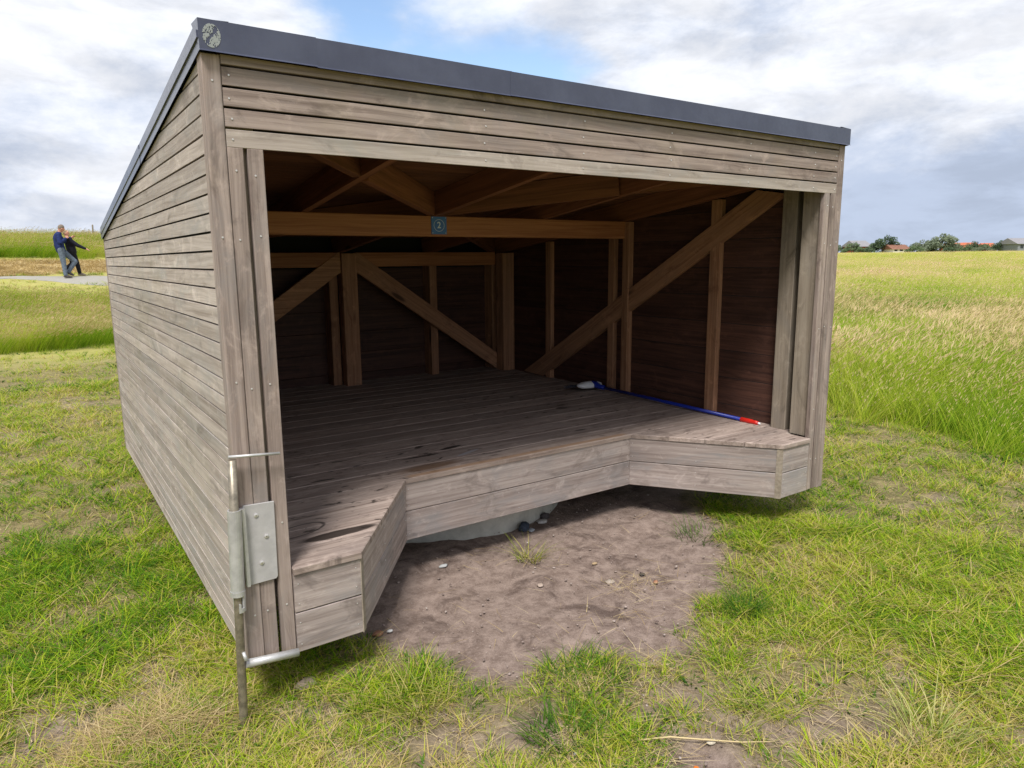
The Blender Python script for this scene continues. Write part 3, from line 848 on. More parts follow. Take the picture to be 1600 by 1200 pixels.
for q in ((1.697, 1.590), (1.793, 1.590), (1.697, 1.686), (1.793, 1.686)):
    mesh_obj('screw', *tube_geo([(q[0], 1.7155, q[1]), (q[0], 1.7135, q[1])], .0028, 8), M_SCREW, sign)

# ------------------------------------------------------------------ broom
broom = thing('broom', 'broom with blue handle, red grip and white head lying along the wall on the deck', 'broom', (3.33, 1.2, ZT))
M_HB = simple('broom_blue', (.012, .03, .30), .35); M_RED = simple('broom_red', (.55, .02, .012), .35); M_BW = simple('broom_white', (.84, .85, .87), .4)
M_BR = simple('broom_bristle', (.03, .032, .045), .8)
h0, h1 = Vector((3.315, 1.90, ZT + .040)), Vector((3.352, .53, ZT + .0135))
tube('handle', [h0, h1], .0125, M_HB, broom, 12)
hd = (h1 - h0).normalized()
tube('grip', [h1, h1 + hd * .005, h1 + hd * .085, h1 + hd * .10, h1 + hd * .11, h1 + hd * .135], [.0135, .0165, .0165, .013, .0155, .012], M_RED, broom, 12)
tube('hang_cap', [h1 + hd * .135, h1 + hd * .150], [.008, .006], M_BW, broom, 10)
tube('socket', [h0 - hd * .085 + Vector((0, 0, .012)), h0 - hd * .04 + Vector((0, 0, .006)), h0, h0 + hd * .05], [.034, .026, .019, .0165], M_HB, broom, 14)
# head: rounded block, its long side across the handle, and a skirt of bristles
hc = h0 - hd * .10 + Vector((-.03, .0, .004))
V, F = [], []
nu, nv = 20, 8
for j in range(nv + 1):
    ph = -math.pi / 2 + math.pi * j / nv
    for k in range(nu):
        a = 2 * math.pi * k / nu
        sx_ = lambda q: math.copysign(abs(q) ** .75, q)
        V.append(hc + Vector((.125 * sx_(math.cos(a)) * max(.05, math.cos(ph)), .055 * sx_(math.sin(a)) * max(.05, math.cos(ph)), .030 * math.sin(ph))))
for j in range(nv):
    for k in range(nu): F.append((j * nu + k, j * nu + (k + 1) % nu, (j + 1) * nu + (k + 1) % nu, (j + 1) * nu + k))
mesh_obj('head_block', V, F, M_BW, broom, smooth=True)
geo = []
for i in range(170):
    u = random.uniform(-1, 1); yb_ = random.uniform(-.4, .4)
    p0 = hc + Vector((.11 * u, .045 + .02 * yb_, -.006 + .012 * yb_)); p1 = p0 + Vector((-.02 + .05 * u + random.uniform(-.012, .012), .075 + random.uniform(-.015, .01), -.018 + random.uniform(-.01, .014)))
    p1.z = max(p1.z, ZT + .003)
    geo.append(tube_geo([p0, p1], [.0016, .0010], 3, False))
tag(mesh_obj('bristles', *merge(geo), M_BR, broom), kind='stuff')

# ------------------------------------------------------------------ scattering of plants with geometry nodes
def grass_mat(name, stops, transl=.35, rough=.65, attr='tint'):
    m = bpy.data.materials.new(name); m.use_nodes = True; t = m.node_tree; t.nodes.clear()
    at = N('ShaderNodeAttribute', t, attribute_type='INSTANCER', attribute_name=attr)
    a2 = N('ShaderNodeAttribute', t, attribute_type='GEOMETRY', attribute_name='bl')
    f = fmath(t, 'ADD', at.outputs['Fac'], fmath(t, 'MULTIPLY', fmath(t, 'SUBTRACT', a2.outputs['Fac'], .5), .80), True)
    cr_ = N('ShaderNodeValToRGB', t); el = cr_.color_ramp.elements
    while len(el) < len(stops): el.new(.5)
    for e, (p_, c_) in zip(el, stops): e.position = p_; e.color = (*c_, 1)
    t.links.new(f, cr_.inputs[0])
    bs = N('ShaderNodeBsdfPrincipled', t); tr = N('ShaderNodeBsdfTranslucent', t)
    t.links.new(cr_.outputs[0], bs.inputs['Base Color']); bs.inputs['Roughness'].default_value = rough; bs.inputs['Specular IOR Level'].default_value = .12
    t.links.new(mix(t, .5, cr_.outputs[0], (1.0, 1.0, .25), 'MULTIPLY'), tr.inputs['Color'])
    ms = N('ShaderNodeMixShader', t); ms.inputs[0].default_value = transl
    t.links.new(bs.outputs[0], ms.inputs[1]); t.links.new(tr.outputs[0], ms.inputs[2])
    o = N('ShaderNodeOutputMaterial', t); t.links.new(ms.outputs[0], o.inputs[0])
    return m
LAWN = [(0., (.060, .170, .009)), (.28, (.18, .335, .012)), (.57, (.37, .47, .020)), (.80, (.51, .46, .085)), (1., (.58, .44, .21))]
FIELD = [(0., (.12, .25, .014)), (.3, (.29, .43, .024)), (.58, (.45, .51, .050)), (.82, (.57, .52, .16)), (1., (.61, .51, .29))]
M_GRASS = grass_mat('lawn_blades', LAWN)
M_TALL = grass_mat('field_blades', FIELD, .4)
M_SEED = grass_mat('seed_heads', [(0., (.48, .40, .17)), (.5, (.66, .52, .31)), (1., (.70, .48, .38))], .25)
M_STRAW = grass_mat('straw', [(0., (.34, .24, .11)), (.5, (.52, .40, .20)), (1., (.66, .54, .32))], .15)
M_LEAF = grass_mat('broad_leaves', [(0., (.035, .085, .012)), (1., (.11, .20, .03))], .25)

def blades(name, n, rad, hlo, hhi, wd, lean, curve, mat, wind=(0, 0), seg=3, seed=0, heads=None, flat=0.):
    """a clump of n curved tapering blades; returns a mesh"""
    g = np.random.default_rng(seed)
    V, F, MI, BL = [], [], [], []
    for i in range(n):
        a = g.uniform(0, 2 * math.pi); r = rad * math.sqrt(g.uniform())
        bx, by = r * math.cos(a), r * math.sin(a)
        h = g.uniform(hlo, hhi); az = a + g.normal(0, .9); ln = abs(g.normal(lean, lean * .5))
        dx, dy = math.cos(az) * ln + wind[0], math.sin(az) * ln + wind[1]
        cv = curve * g.uniform(.4, 1.4); fa = g.uniform(0, math.pi)
        wx, wy = math.cos(fa) * wd / 2, math.sin(fa) * wd / 2
        k0 = len(V); bl = g.uniform()
        for s in range(seg + 1):
            q = s / seg
            ho = h * (q * (ln + wind_len(wind)) * .5 + q * q * cv)
            dn = math.hypot(dx, dy) + 1e-6
            zz_ = h * q * (1 - .35 * cv * q * min(1, dn)) * (1 - flat)
            x = bx + dx / dn * ho + (g.normal(0, .02) * h if flat else 0); y = by + dy / dn * ho
            tw = 1 - .85 * q ** 1.5
            if s == seg: V.append((x, y, zz_)); BL.append(bl)
            else: V += [(x - wx * tw, y - wy * tw, zz_), (x + wx * tw, y + wy * tw, zz_)]; BL += [bl, bl]
        for s in range(seg - 1):
            b0 = k0 + 2 * s; F.append((b0, b0 + 1, b0 + 3, b0 + 2)); MI.append(0)
        b0 = k0 + 2 * (seg - 1); F.append((b0, b0 + 1, b0 + 2)); MI.append(0)
        if heads and g.uniform() < heads[0]:
            tip = Vector(V[-1]); pv = Vector(V[-2]); dd = (tip - pv).normalized(); hl, hw = heads[1] * g.uniform(.7, 1.3), heads[2]
            s1 = dd.orthogonal().normalized(); s2 = dd.cross(s1)
            for sd_ in (s1, s2):
                k1 = len(V)
                for q_, w_ in ((-.15, 0), (.3, 1), (.7, .6)):
                    pc_ = tip + dd * hl * q_
                    V += [tuple(pc_ - sd_ * hw * max(.15, w_)), tuple(pc_ + sd_ * hw * max(.15, w_))]; BL += [bl, bl]
                V.append(tuple(tip + dd * hl)); BL.append(bl)
                F += [(k1, k1 + 1, k1 + 3, k1 + 2), (k1 + 2, k1 + 3, k1 + 5, k1 + 4), (k1 + 4, k1 + 5, k1 + 6)]; MI += [1, 1, 1]
    me = bpy.data.meshes.new(name); me.from_pydata([tuple(v) for v in V], [], F)
    for m in (mat if isinstance(mat, (list, tuple)) else [mat]): me.materials.append(m)
    me.polygons.foreach_set('material_index', np.array(MI, np.int32)); vattr(me, 'bl', BL); me.update()
    return me
def wind_len(wd): return math.hypot(*wd)

def scatter(name, pts, rz, scale, idx, tint, sources, mat_label=None, tilt=None, kind='stuff'):
    n = len(pts)
    me = bpy.data.meshes.new(name); me.vertices.add(n); me.vertices.foreach_set('co', np.asarray(pts, np.float32).ravel())
    vattr(me, 'scl', scale); vattr(me, 'tint', tint)
    a = me.attributes.new('pick', 'INT', 'POINT'); a.data.foreach_set('value', np.asarray(idx, np.int32))
    rot = np.zeros((n, 3), np.float32); rot[:, 2] = rz
    if tilt is not None: rot[:, :2] = tilt
    a = me.attributes.new('rot', 'FLOAT_VECTOR', 'POINT'); a.data.foreach_set('vector', rot.ravel())
    me.update()
    o = bpy.data.objects.new(name, me); place(o, Matrix.Identity(4)); tag(o, kind=kind)
    ng = bpy.data.node_groups.new(name + '_nodes', 'GeometryNodeTree')
    ng.interface.new_socket('Geometry', in_out='INPUT', socket_type='NodeSocketGeometry')
    ng.interface.new_socket('Geometry', in_out='OUTPUT', socket_type='NodeSocketGeometry')
    gi = ng.nodes.new('NodeGroupInput'); go = ng.nodes.new('NodeGroupOutput')
    iop = ng.nodes.new('GeometryNodeInstanceOnPoints'); jn = ng.nodes.new('GeometryNodeJoinGeometry')
    for i, sm in enumerate(reversed(sources)):
        so = bpy.data.objects.new(name + '_clump', sm)
        oi = ng.nodes.new('GeometryNodeObjectInfo'); oi.inputs['Object'].default_value = so; oi.inputs['As Instance'].default_value = False
        g2 = ng.nodes.new('GeometryNodeGeometryToInstance')
        ng.links.new(oi.outputs['Geometry'], g2.inputs[0]); ng.links.new(g2.outputs[0], jn.inputs[0])
    def named(nm, dt):
        q = ng.nodes.new('GeometryNodeInputNamedAttribute'); q.data_type = dt; q.inputs['Name'].default_value = nm; return q.outputs['Attribute']
    ng.links.new(gi.outputs[0], iop.inputs['Points']); ng.links.new(jn.outputs[0], iop.inputs['Instance'])
    iop.inputs['Pick Instance'].default_value = True
    ng.links.new(named('pick', 'INT'), iop.inputs['Instance Index'])
    e2r = ng.nodes.new('FunctionNodeEulerToRotation'); ng.links.new(named('rot', 'FLOAT_VECTOR'), e2r.inputs[0])
    ng.links.new(e2r.outputs[0], iop.inputs['Rotation'])
    ng.links.new(named('scl', 'FLOAT'), iop.inputs['Scale'])
    ng.links.new(iop.outputs[0], go.inputs[0])
    md = o.modifiers.new('scatter', 'NODES'); md.node_group = ng
    return o

def sector(n, r0, r1, a0=-24, a1=96, power=0.):
    """points round the camera foot, density per area ~ r^-(2-power)"""
    u = rng.uniform(size=n)
    r = r0 * (r1 / r0) ** u if power == 0 else (r0 ** power + u * (r1 ** power - r0 ** power)) ** (1 / power)
    a = np.radians(rng.uniform(a0, a1, n))
    return CAM.x + r * np.sin(a), CAM.y + r * np.cos(a), r
def under(x, y, mrg=0.):
    return (x > -mrg) & (x < W + mrg) & (y > -mrg) & (y < D + mrg)
def hidden_wedge(x, y):
    """behind the shelter, out of sight even from a step aside"""
    return (y > D + .5) & (x > 2.0 + (y - D) * .22) & (x < 3.6 + (y - D) * .45)

WIND = (.30, -.10)
# ---- short lawn
x, y, r = sector(42000, 1.25, 4.6, power=1.3)
x2, y2, r2 = sector(26000, 4.6, 11, power=.9)
x3, y3, r3 = sector(22000, 11, 34, power=.5)
x = np.concatenate([x, x2, x3]); y = np.concatenate([y, y2, y3]); r = np.concatenate([r, r2, r3])
bz = bare(x, y); tl = tall(x, y); gd = golden(x, y)
pd = np.abs(y - np.interp(x, PATHP[::-1, 0], PATHP[::-1, 1])) < .75 * (x < 9)
deep = under(x, y, -.12) & ~((y < .75) & (poly_sd(x, y, DIRT) > .05))
dens = (1 - bz) ** 1.6 * (.25 + 1.0 * sstep(.30, .62, fbm(x, y, 3.2, 101)))
keep = (rng.uniform(size=len(x)) < dens) & ~deep & ~hidden_wedge(x, y) & (tl < .5) & ~pd & (gd < .5)
x, y, r, bz = x[keep], y[keep], r[keep], bz[keep]
dry = fbm(x, y, .9, 111) * .55 + fbm(x, y, 3.3, 121) * .45
tint = .49 + (dry - .5) * 1.4 + rng.normal(0, .17, len(x)) + bz * .25 + .10 * sstep(4, 9, r)
tint -= .16 * (blob(x, y, -.35, 2.2, .5, 1.6) + blob(x, y, 3.9, .3, .6, .7))
tint += .06 * (1 - sstep(3, 6, r)) - .05 * sstep(5, 9, r) * (x < 3)
tint += .22 * blob(x, y, -.45, .2, .55, .45) + .22 * blob(x, y, .35, -.55, .6, .25)
scl = (.75 + .5 * rng.uniform(size=len(x))) * (1 + .055 * np.maximum(0, r - 3)) * (.55 + .6 * fbm(x, y, 1.5, 131)) * (1 - .35 * bz)
idx = rng.choice(5, len(x), p=[.36, .23, .12, .21, .08])
lawn_src = [blades('clump_short', 20, .055, .020, .050, .0048, .8, .55, M_GRASS, seed=1),
            blades('clump_mixed', 18, .065, .025, .075, .0052, 1.0, .8, M_GRASS, seed=2),
            blades('clump_long', 13, .045, .05, .11, .0050, 1.1, 1.0, M_GRASS, WIND, seed=3),
            blades('clump_flat', 13, .09, .05, .12, .0040, 1.6, 1.2, [M_STRAW], seed=4, flat=.80),
            blades('clump_leafy', 11, .05, .02, .045, .013, 1.4, .8, M_LEAF, seed=5)]
pts = np.stack([x, y, height(x, y) - .006], 1)
scatter('lawn_grass', pts, rng.uniform(0, 6.28, len(x)), scl, idx, np.clip(tint, 0, 1), lawn_src)

# ---- tall unmown grass: field, hummock and the bank
xs, ys, rs = sector(31000, 5.0, 30, 28, 96, power=.55)
xs2, ys2, rs2 = sector(38000, 30, 229, 30, 92, power=.35)
xl, yl, rl = sector(26000, 13, 27, -24, 22, power=1.)
xd, yd, rd = sector(24000, 31, 49, -26, 24, power=1.)
x = np.concatenate([xs, xs2, xl, xd]); y = np.concatenate([ys, ys2, yl, yd]); r = np.concatenate([rs, rs2, rl, rd])
keep = (rng.uniform(size=len(x)) < tall(x, y)) & ~hidden_wedge(x, y) & ~under(x, y, .3)
x, y, r = x[keep], y[keep], r[keep]
big = fbm(x, y, .18, 141); med = fbm(x, y, .7, 151)
right = x > 4.6
tint = np.where(right, .32 + (big - .5) * 1.3 + (med - .5) * .6 + .40 * sstep(9, 50, r), .40 + (med - .5) * 1.0)
tint += np.where(right, .10 * (1 - sstep(5.5, 9, x)), 0)
tint += rng.normal(0, .08, len(x))
idx = np.where(x < 5, rng.choice(3, len(x), p=[.5, .3, .2]), rng.choice(3, len(x), p=[.72, .25, .03]))
rusty = (fbm(x, y, .30, 161) > .60) & (r > 9)
idx = np.where(rusty & (rng.uniform(size=len(x)) < .38), 2, idx)
idx = np.where(right & (x < 7.0) & (rng.uniform(size=len(x)) < .8), 0, idx)
ramp_up = np.where(right, .40 + .60 * sstep(5.4, 7.4, x), 1.)
scl = (.75 + .5 * rng.uniform(size=len(x))) * (1 + .006 * np.clip(r - 12, 0, 60)) * ramp_up * np.where(right, .86, 1.0) * (.75 + .5 * fbm(x, y, .9, 171))
scl = np.where(y > 29, np.where(x < 12, scl * .64, scl), scl)
scl = np.where((x < 5) & (y < 24), scl * .60, scl)
tall_src = [blades('stalks_green', 34, .22, .35, .72, .009, .35, .45, [M_TALL, M_SEED], WIND, 4, 11, (.05, .06, .005)),
            blades('stalks_seeding', 28, .24, .45, .85, .0065, .30, .45, [M_TALL, M_SEED], WIND, 4, 12, (.28, .08, .004)),
            blades('stalks_rusty', 26, .24, .45, .80, .006, .28, .50, [M_TALL, M_SEED], WIND, 4, 13, (.8, .10, .006))]
scatter('field_grass', np.stack([x, y, height(x, y) - .02], 1), rng.uniform(-.5, .5, len(x)), scl, idx, np.clip(tint, 0, 1), tall_src)

# ---- mown straw on the foot of the bank
xg, yg, rg = sector(11000, 28, 39, -24, 22, power=1.)
k = rng.uniform(size=len(xg)) < golden(xg, yg); xg, yg = xg[k], yg[k]
scatter('mown_straw', np.stack([xg, yg, height(xg, yg)], 1), rng.uniform(0, 6.28, len(xg)), rng.uniform(2.2, 3.6, len(xg)), rng.integers(0, 2, len(xg)), rng.uniform(.1, .9, len(xg)),
        [blades('straw_flat', 16, .10, .05, .12, .005, 1.4, 1.0, M_STRAW, WIND, seed=21, flat=.6), blades('straw_stub', 16, .09, .02, .05, .005, .7, .6, M_STRAW, seed=22)])

# ---- loose straw bits on soil and lawn, and a heap by the bolt
xb_, yb_, rb_ = sector(5200, 1.3, 6, power=1.3)
bb = bare(xb_, yb_)
k = (~under(xb_, yb_, -.05) | ((yb_ < .8) & (bb > .3))) & (rng.uniform(size=len(xb_)) < np.where(bb > .8, .30, .75)) & (tall(xb_, yb_) < .3)
xb_, yb_ = xb_[k], yb_[k]
xb_ = np.concatenate([xb_, 1.84 + rng.normal(0, .10, 70), 1.62 + rng.normal(0, .12, 30)]); yb_ = np.concatenate([yb_, -.02 + rng.normal(0, .055, 70), -.22 + rng.normal(0, .07, 30)])
bit_src = [blades('straw_bit', 1, .01, .06, .13, .0022, 1.5, .8, M_STRAW, seed=31 + i, flat=.88) for i in range(4)] + [blades('straw_bits', 3, .05, .05, .10, .002, 1.4, .8, M_STRAW, seed=41, flat=.85)]
scatter('straw_bits', np.stack([xb_, yb_, height(xb_, yb_) + .008], 1), rng.uniform(0, 6.28, len(xb_)), rng.uniform(.5, 1.3, len(xb_)), rng.integers(0, 5, len(xb_)), rng.uniform(0, 1, len(xb_)), bit_src)
th_, rr_ = rng.uniform(0, 6.28, 230), np.sqrt(rng.uniform(size=230))
xh = -.30 + rr_ * np.cos(th_) * .26 + .12 * rng.normal(size=230) * .4; yh = .10 + rr_ * np.sin(th_) * .15
scatter('straw_heap', np.stack([xh, yh, height(xh, yh) + .03 * (1 - rr_)], 1), rng.uniform(0, 6.28, 230), rng.uniform(.7, 1.3, 230), rng.integers(0, 2, 230), rng.uniform(0, .8, 230),
        [blades('heap_straw', 10, .05, .07, .15, .0024, 1.3, 1.0, M_STRAW, seed=51, flat=.6), blades('heap_straw', 10, .05, .07, .14, .0024, 1.3, 1.0, M_STRAW, seed=52, flat=.75)])

# ---- crumbs and pebbles on the bare soil
def lump_mesh(name, seed, mat, sub=1, flat=.65):
    bm = bmesh.new(); bmesh.ops.create_icosphere(bm, subdivisions=sub, radius=1)
    g = np.random.default_rng(seed)
    for v in bm.verts:
        v.co *= 1 + g.normal(0, .16); v.co.z *= flat
    me = bpy.data.meshes.new(name); bm.to_mesh(me); bm.free(); me.materials.append(mat); vattr(me, 'bl', np.full(len(me.vertices), .5)); me.shade_smooth()
    return me
M_CRUMB = grass_mat('soil_crumb', [(0., (.15, .11, .095)), (.5, (.30, .235, .205)), (.85, (.42, .35, .31)), (1., (.55, .50, .45))], 0., .95)
xc, yc_, rc_ = sector(7000, 1.3, 5.5, 0, 90, power=1.2)
bc = bare(xc, yc_)
k = (rng.uniform(size=len(xc)) < bc) & ~(under(xc, yc_, 0) & (yc_ > 1.6)) & (tall(xc, yc_) < .1)
xc, yc_ = xc[k], yc_[k]
sc_ = .0016 + .003 * rng.uniform(size=len(xc)) ** 5 * 2.2
scatter('soil_crumbs', np.stack([xc, yc_, height(xc, yc_) + .0], 1), rng.uniform(0, 6.28, len(xc)), sc_, rng.integers(0, 3, len(xc)), np.clip(rng.normal(.45, .25, len(xc)), 0, 1), [lump_mesh('crumb', 60 + i, M_CRUMB) for i in range(3)])

# ------------------------------------------------------------------ separate stones
def stone(name, x, y, s, colr, label, seed, flat=.55, rz=0, cat='stone', zoff=0):
    me = lump_mesh(name, seed, simple(name + '_mineral', colr, .85, 0, .3, .25, 4.), 2, flat)
    o = bpy.data.objects.new(name, me)
    M = Matrix.Translation((x, y, gh(x, y) - .006 + s[2] * .18 + zoff)) @ Matrix.Rotation(rz, 4, 'Z') @ Matrix.Diagonal((*s, 1))
    place(o, M); tag(o, label, cat, 'stones lying on the bare soil')
    return o
stone('stone', 1.180, .735, (.026, .016, .014), (.46, .46, .45), 'small pale grey flat stone on bare soil beside the slanted deck corner', 71)
stone('stone', 1.83, .90, (.042, .030, .045), (.035, .045, .065), 'dark bluish stone leaning against the concrete base', 72, .9, .4)
stone('stone', 1.86, .865, (.030, .018, .012), (.36, .38, .40), 'pale grey chip lying in front of the dark bluish stone', 73, .5, .8)
stone('stone', 2.045, .985, (.034, .026, .032), (.07, .06, .06), 'dark brown stone at the right end of the concrete base', 74, .8)
stone('stone', 1.99, .935, (.040, .026, .020), (.42, .40, .38), 'light grey stone just in front of the concrete base end', 75, .6, .3)
stone('stone', 1.98, .05, (.017, .013, .012), (.014, .016, .028), 'black pebble on the open soil', 76)
stone('stone', 1.965, -.06, (.020, .012, .010), (.34, .17, .10), 'orange brick chip on soil near the grass edge', 77, .6, .5)
stone('stone', 1.80, .10, (.026, .019, .014), (.36, .30, .25), 'round beige pebble near the middle of the soil patch', 78)
stone('stone', 1.87, .30, (.016, .012, .010), (.40, .29, .17), 'yellowish pebble in the middle of the soil patch', 79)
stone('stone', 1.48, .27, (.022, .015, .010), (.42, .33, .27), 'flat tan chip on the soil below the grass tuft', 80, .5, 1.0)
stone('stone', .83, -.795, (.012, .010, .010), (.66, .66, .66), 'small white pebble in the grass at the bottom', 81)
stone('stone', .605, .29, (.026, .018, .016), (.34, .17, .10), 'reddish brown stone under the front corner of the deck', 82, .6, .4)
stone('stone', .66, .285, (.014, .010, .010), (.66, .65, .62), 'white pebble beside the reddish brown stone', 83)
stone('stone', .21, .07, (.050, .030, .026), (.33, .26, .19), 'flat light brown rock in the grass behind the bolt rod', 84, .6, .25, zoff=.012)
stone('stone', 1.10, -1.08, (.010, .010, .008), (.60, .17, .03), 'tiny orange chip on soil at the bottom edge', 85)
stone('stone', 1.235, -1.03, (.020, .013, .008), (.50, .44, .34), 'pale flat pebble on soil near the long dry stalk', 86)

# ------------------------------------------------------------------ single tufts
def tuft(x, y, label, n, rad, hlo, hhi, wd, lean, seed, tint, mats, wind=(0, 0)):
    me = blades('grass_tuft', n, rad, hlo, hhi, wd, lean, .8, mats, wind, 4, seed)
    o = bpy.data.objects.new('grass_tuft', me); place(o, Matrix.Translation((x, y, gh(x, y) - .008)))
    tag(o, label, 'grass tuft', 'grass tufts around the soil patch'); return o
def tuft_mat(name, c1, c2):
    return grass_mat(name, [(0., c1), (.35, c1), (.65, c2), (1., c2)], .3)
def fixed(m, v):   # a lone tuft is no instance: give the ramp a mid value
    for n_ in m.node_tree.nodes:
        if n_.type == 'ATTRIBUTE' and n_.attribute_name == 'tint': 
            for l in list(n_.outputs['Fac'].links):
                sck = l.to_socket; m.node_tree.links.remove(l); sck.default_value = v
    return m
T_G = fixed(tuft_mat('tuft_green', (.045, .115, .012), (.12, .22, .022)), .5)
T_Y = fixed(tuft_mat('tuft_yellow', (.20, .24, .04), (.46, .40, .13)), .5)
T_P = fixed(tuft_mat('tuft_pale', (.22, .28, .06), (.52, .48, .20)), .5)
tuft(1.60, .53, 'sparse yellow green grass tuft standing alone on the soil before the concrete base', 70, .06, .07, .15, .0046, 1.2, 201, .6, T_Y)
tuft(2.06, -.52, 'dense dark green round grass tuft at the right rim of the soil', 190, .07, .06, .13, .0046, .8, 202, .1, T_G)
tuft(1.84, -1.44, 'large pale dry grass tuft with long spreading stalks at the lower right', 110, .10, .08, .19, .0044, 1.0, 203, .9, T_P)
tuft(.50, -.30, 'loose grass tuft with long pale blades in the lower lawn', 80, .08, .08, .19, .0044, 1.0, 204, .6, T_Y)
tuft(.84, -.72, 'low dark green grass tuft at the bottom next to the white pebble', 190, .12, .05, .12, .0050, 1.1, 205, .1, T_G)
tuft(1.12, -.50, 'wide low green grass tuft on the near edge of the soil', 220, .17, .04, .10, .0048, 1.2, 206, .2, T_G)
tuft(2.62, .20, 'bright green grass tuft under the right deck corner', 110, .16, .05, .13, .0034, 1.0, 207, .3, T_G)
tuft(-.50, 2.1, 'dark green grass tuft close to the long slatted side wall', 90, .16, .06, .16, .0036, .9, 208, .2, T_G)
tuft(.70, -.36, 'tiny green grass tuft on thin ground at the near soil tip', 50, .05, .03, .07, .003, 1., 209, .2, T_G)
tuft(1.42, -1.0, 'green and straw grass tuft beside the long dry stalk', 70, .09, .05, .12, .003, 1.1, 210, .4, T_Y)
# long dry stalk
q = [(1.03, -.885), (1.12, -.95), (1.22, -1.03), (1.30, -1.10), (1.38, -1.16)]
o = tube('dry_stalk', [(a, b_, gh(a, b_) + .012 + .006 * math.sin(i * 2)) for i, (a, b_) in enumerate(q)], [.0032, .003, .0027, .0022, .0014], simple('dry_stalk_straw', (.55, .43, .22), .7), None, 6)
tag(o, 'long pale dry stalk lying on the soil at the bottom', 'dry stalk')

# ------------------------------------------------------------------ people
def capsule(a, b, ra, rb, n=14, m=5):
    """tapered capsule geometry"""
    a, b = Vector(a), Vector(b); d_ = b - a; L = d_.length; u = d_.normalized() if L > 1e-6 else Vector((0, 0, 1))
    pts, rad = [], []
    for i in range(m + 1):
        q = math.pi / 2 * (1 - i / m); pts.append(a - u * ra * math.sin(q)); rad.append(max(1e-4, ra * math.cos(q)))
    for i in range(m + 1):
        q = math.pi / 2 * i / m; pts.append(b + u * rb * math.sin(q)); rad.append(max(1e-4, rb * math.cos(q)))
    V, F = [], []
    s1 = u.orthogonal().normalized(); s2 = u.cross(s1)
    for p, rr in zip(pts, rad):
        for k in range(n): V.append(p + (s1 * math.cos(2 * math.pi * k / n) + s2 * math.sin(2 * math.pi * k / n)) * rr)
    for i in range(len(pts) - 1):
        for k in range(n): F.append((i * n + k, i * n + (k + 1) % n, (i + 1) * n + (k + 1) % n, (i + 1) * n + k))
    F.append(tuple(range(n - 1, -1, -1))); F.append(tuple(range((len(pts) - 1) * n, len(pts) * n)))
    return V, F
def ellipsoid(c, r, M=None, n=18, m=12):
    V, F = [], []; M = M or Matrix.Identity(3)
    for j in range(m + 1):
        ph = math.pi * (j / m - .5)
        for k in range(n):
            a = 2 * math.pi * k / n
            V.append(Vector(c) + M @ Vector((r[0] * math.cos(ph) * math.cos(a), r[1] * math.cos(ph) * math.sin(a), r[2] * math.sin(ph))))
    for j in range(m):
        for k in range(n): F.append((j * n + k, j * n + (k + 1) % n, (j + 1) * n + (k + 1) % n, (j + 1) * n + k))
    return V, F
def chain(pts, rads): return [capsule(pts[i], pts[i + 1], rads[i], rads[i + 1]) for i in range(len(pts) - 1)]
def organic(name, geo, mat, parent, voxel=.012):
    o = mesh_obj(name, *merge(geo), mat, None); col.objects.unlink(o)
    rm = o.modifiers.new('remesh', 'REMESH'); rm.mode = 'VOXEL'; rm.voxel_size = voxel; rm.use_smooth_shade = True
    sm = o.modifiers.new('smooth', 'SMOOTH'); sm.factor = .5; sm.iterations = 4
    place(o, WORLD[parent] if parent else Matrix.Identity(4), parent)
    return o
def hand_geo(wrist, dirn, palm_n, s=1.):
    """palm, four unequal curled fingers and a thumb"""
    dirn = Vector(dirn).normalized(); pn = Vector(palm_n); pn = (pn - dirn * pn.dot(dirn)).normalized(); sd_ = dirn.cross(pn)
    w_ = Vector(wrist); g = [capsule(w_, w_ + dirn * .05 * s, .026 * s, .030 * s), capsule(w_ + dirn * .05 * s - sd_ * .022 * s, w_ + dirn * .08 * s - sd_ * .026 * s, .020 * s, .016 * s), capsule(w_ + dirn * .05 * s + sd_ * .02 * s, w_ + dirn * .08 * s + sd_ * .024 * s, .020 * s, .016 * s)]
    for k, ln in enumerate((.066, .078, .072, .054)):
        b0 = w_ + dirn * .085 * s + sd_ * (.030 - .020 * k) * s
        m1 = b0 + (dirn * .9 + pn * .25).normalized() * ln * .55 * s; m2 = m1 + (dirn * .6 + pn * .7).normalized() * ln * .45 * s
        g += [capsule(b0, m1, .0095 * s, .009 * s), capsule(m1, m2, .009 * s, .0075 * s)]
    t0 = w_ + dirn * .03 * s + sd_ * .026 * s; t1 = t0 + (dirn * .6 + sd_ * .7 + pn * .3).normalized() * .04 * s; t2 = t1 + (dirn * .9 + sd_ * .1 + pn * .3).normalized() * .03 * s
    return g + [capsule(t0, t1, .013 * s, .011 * s), capsule(t1, t2, .011 * s, .008 * s)]
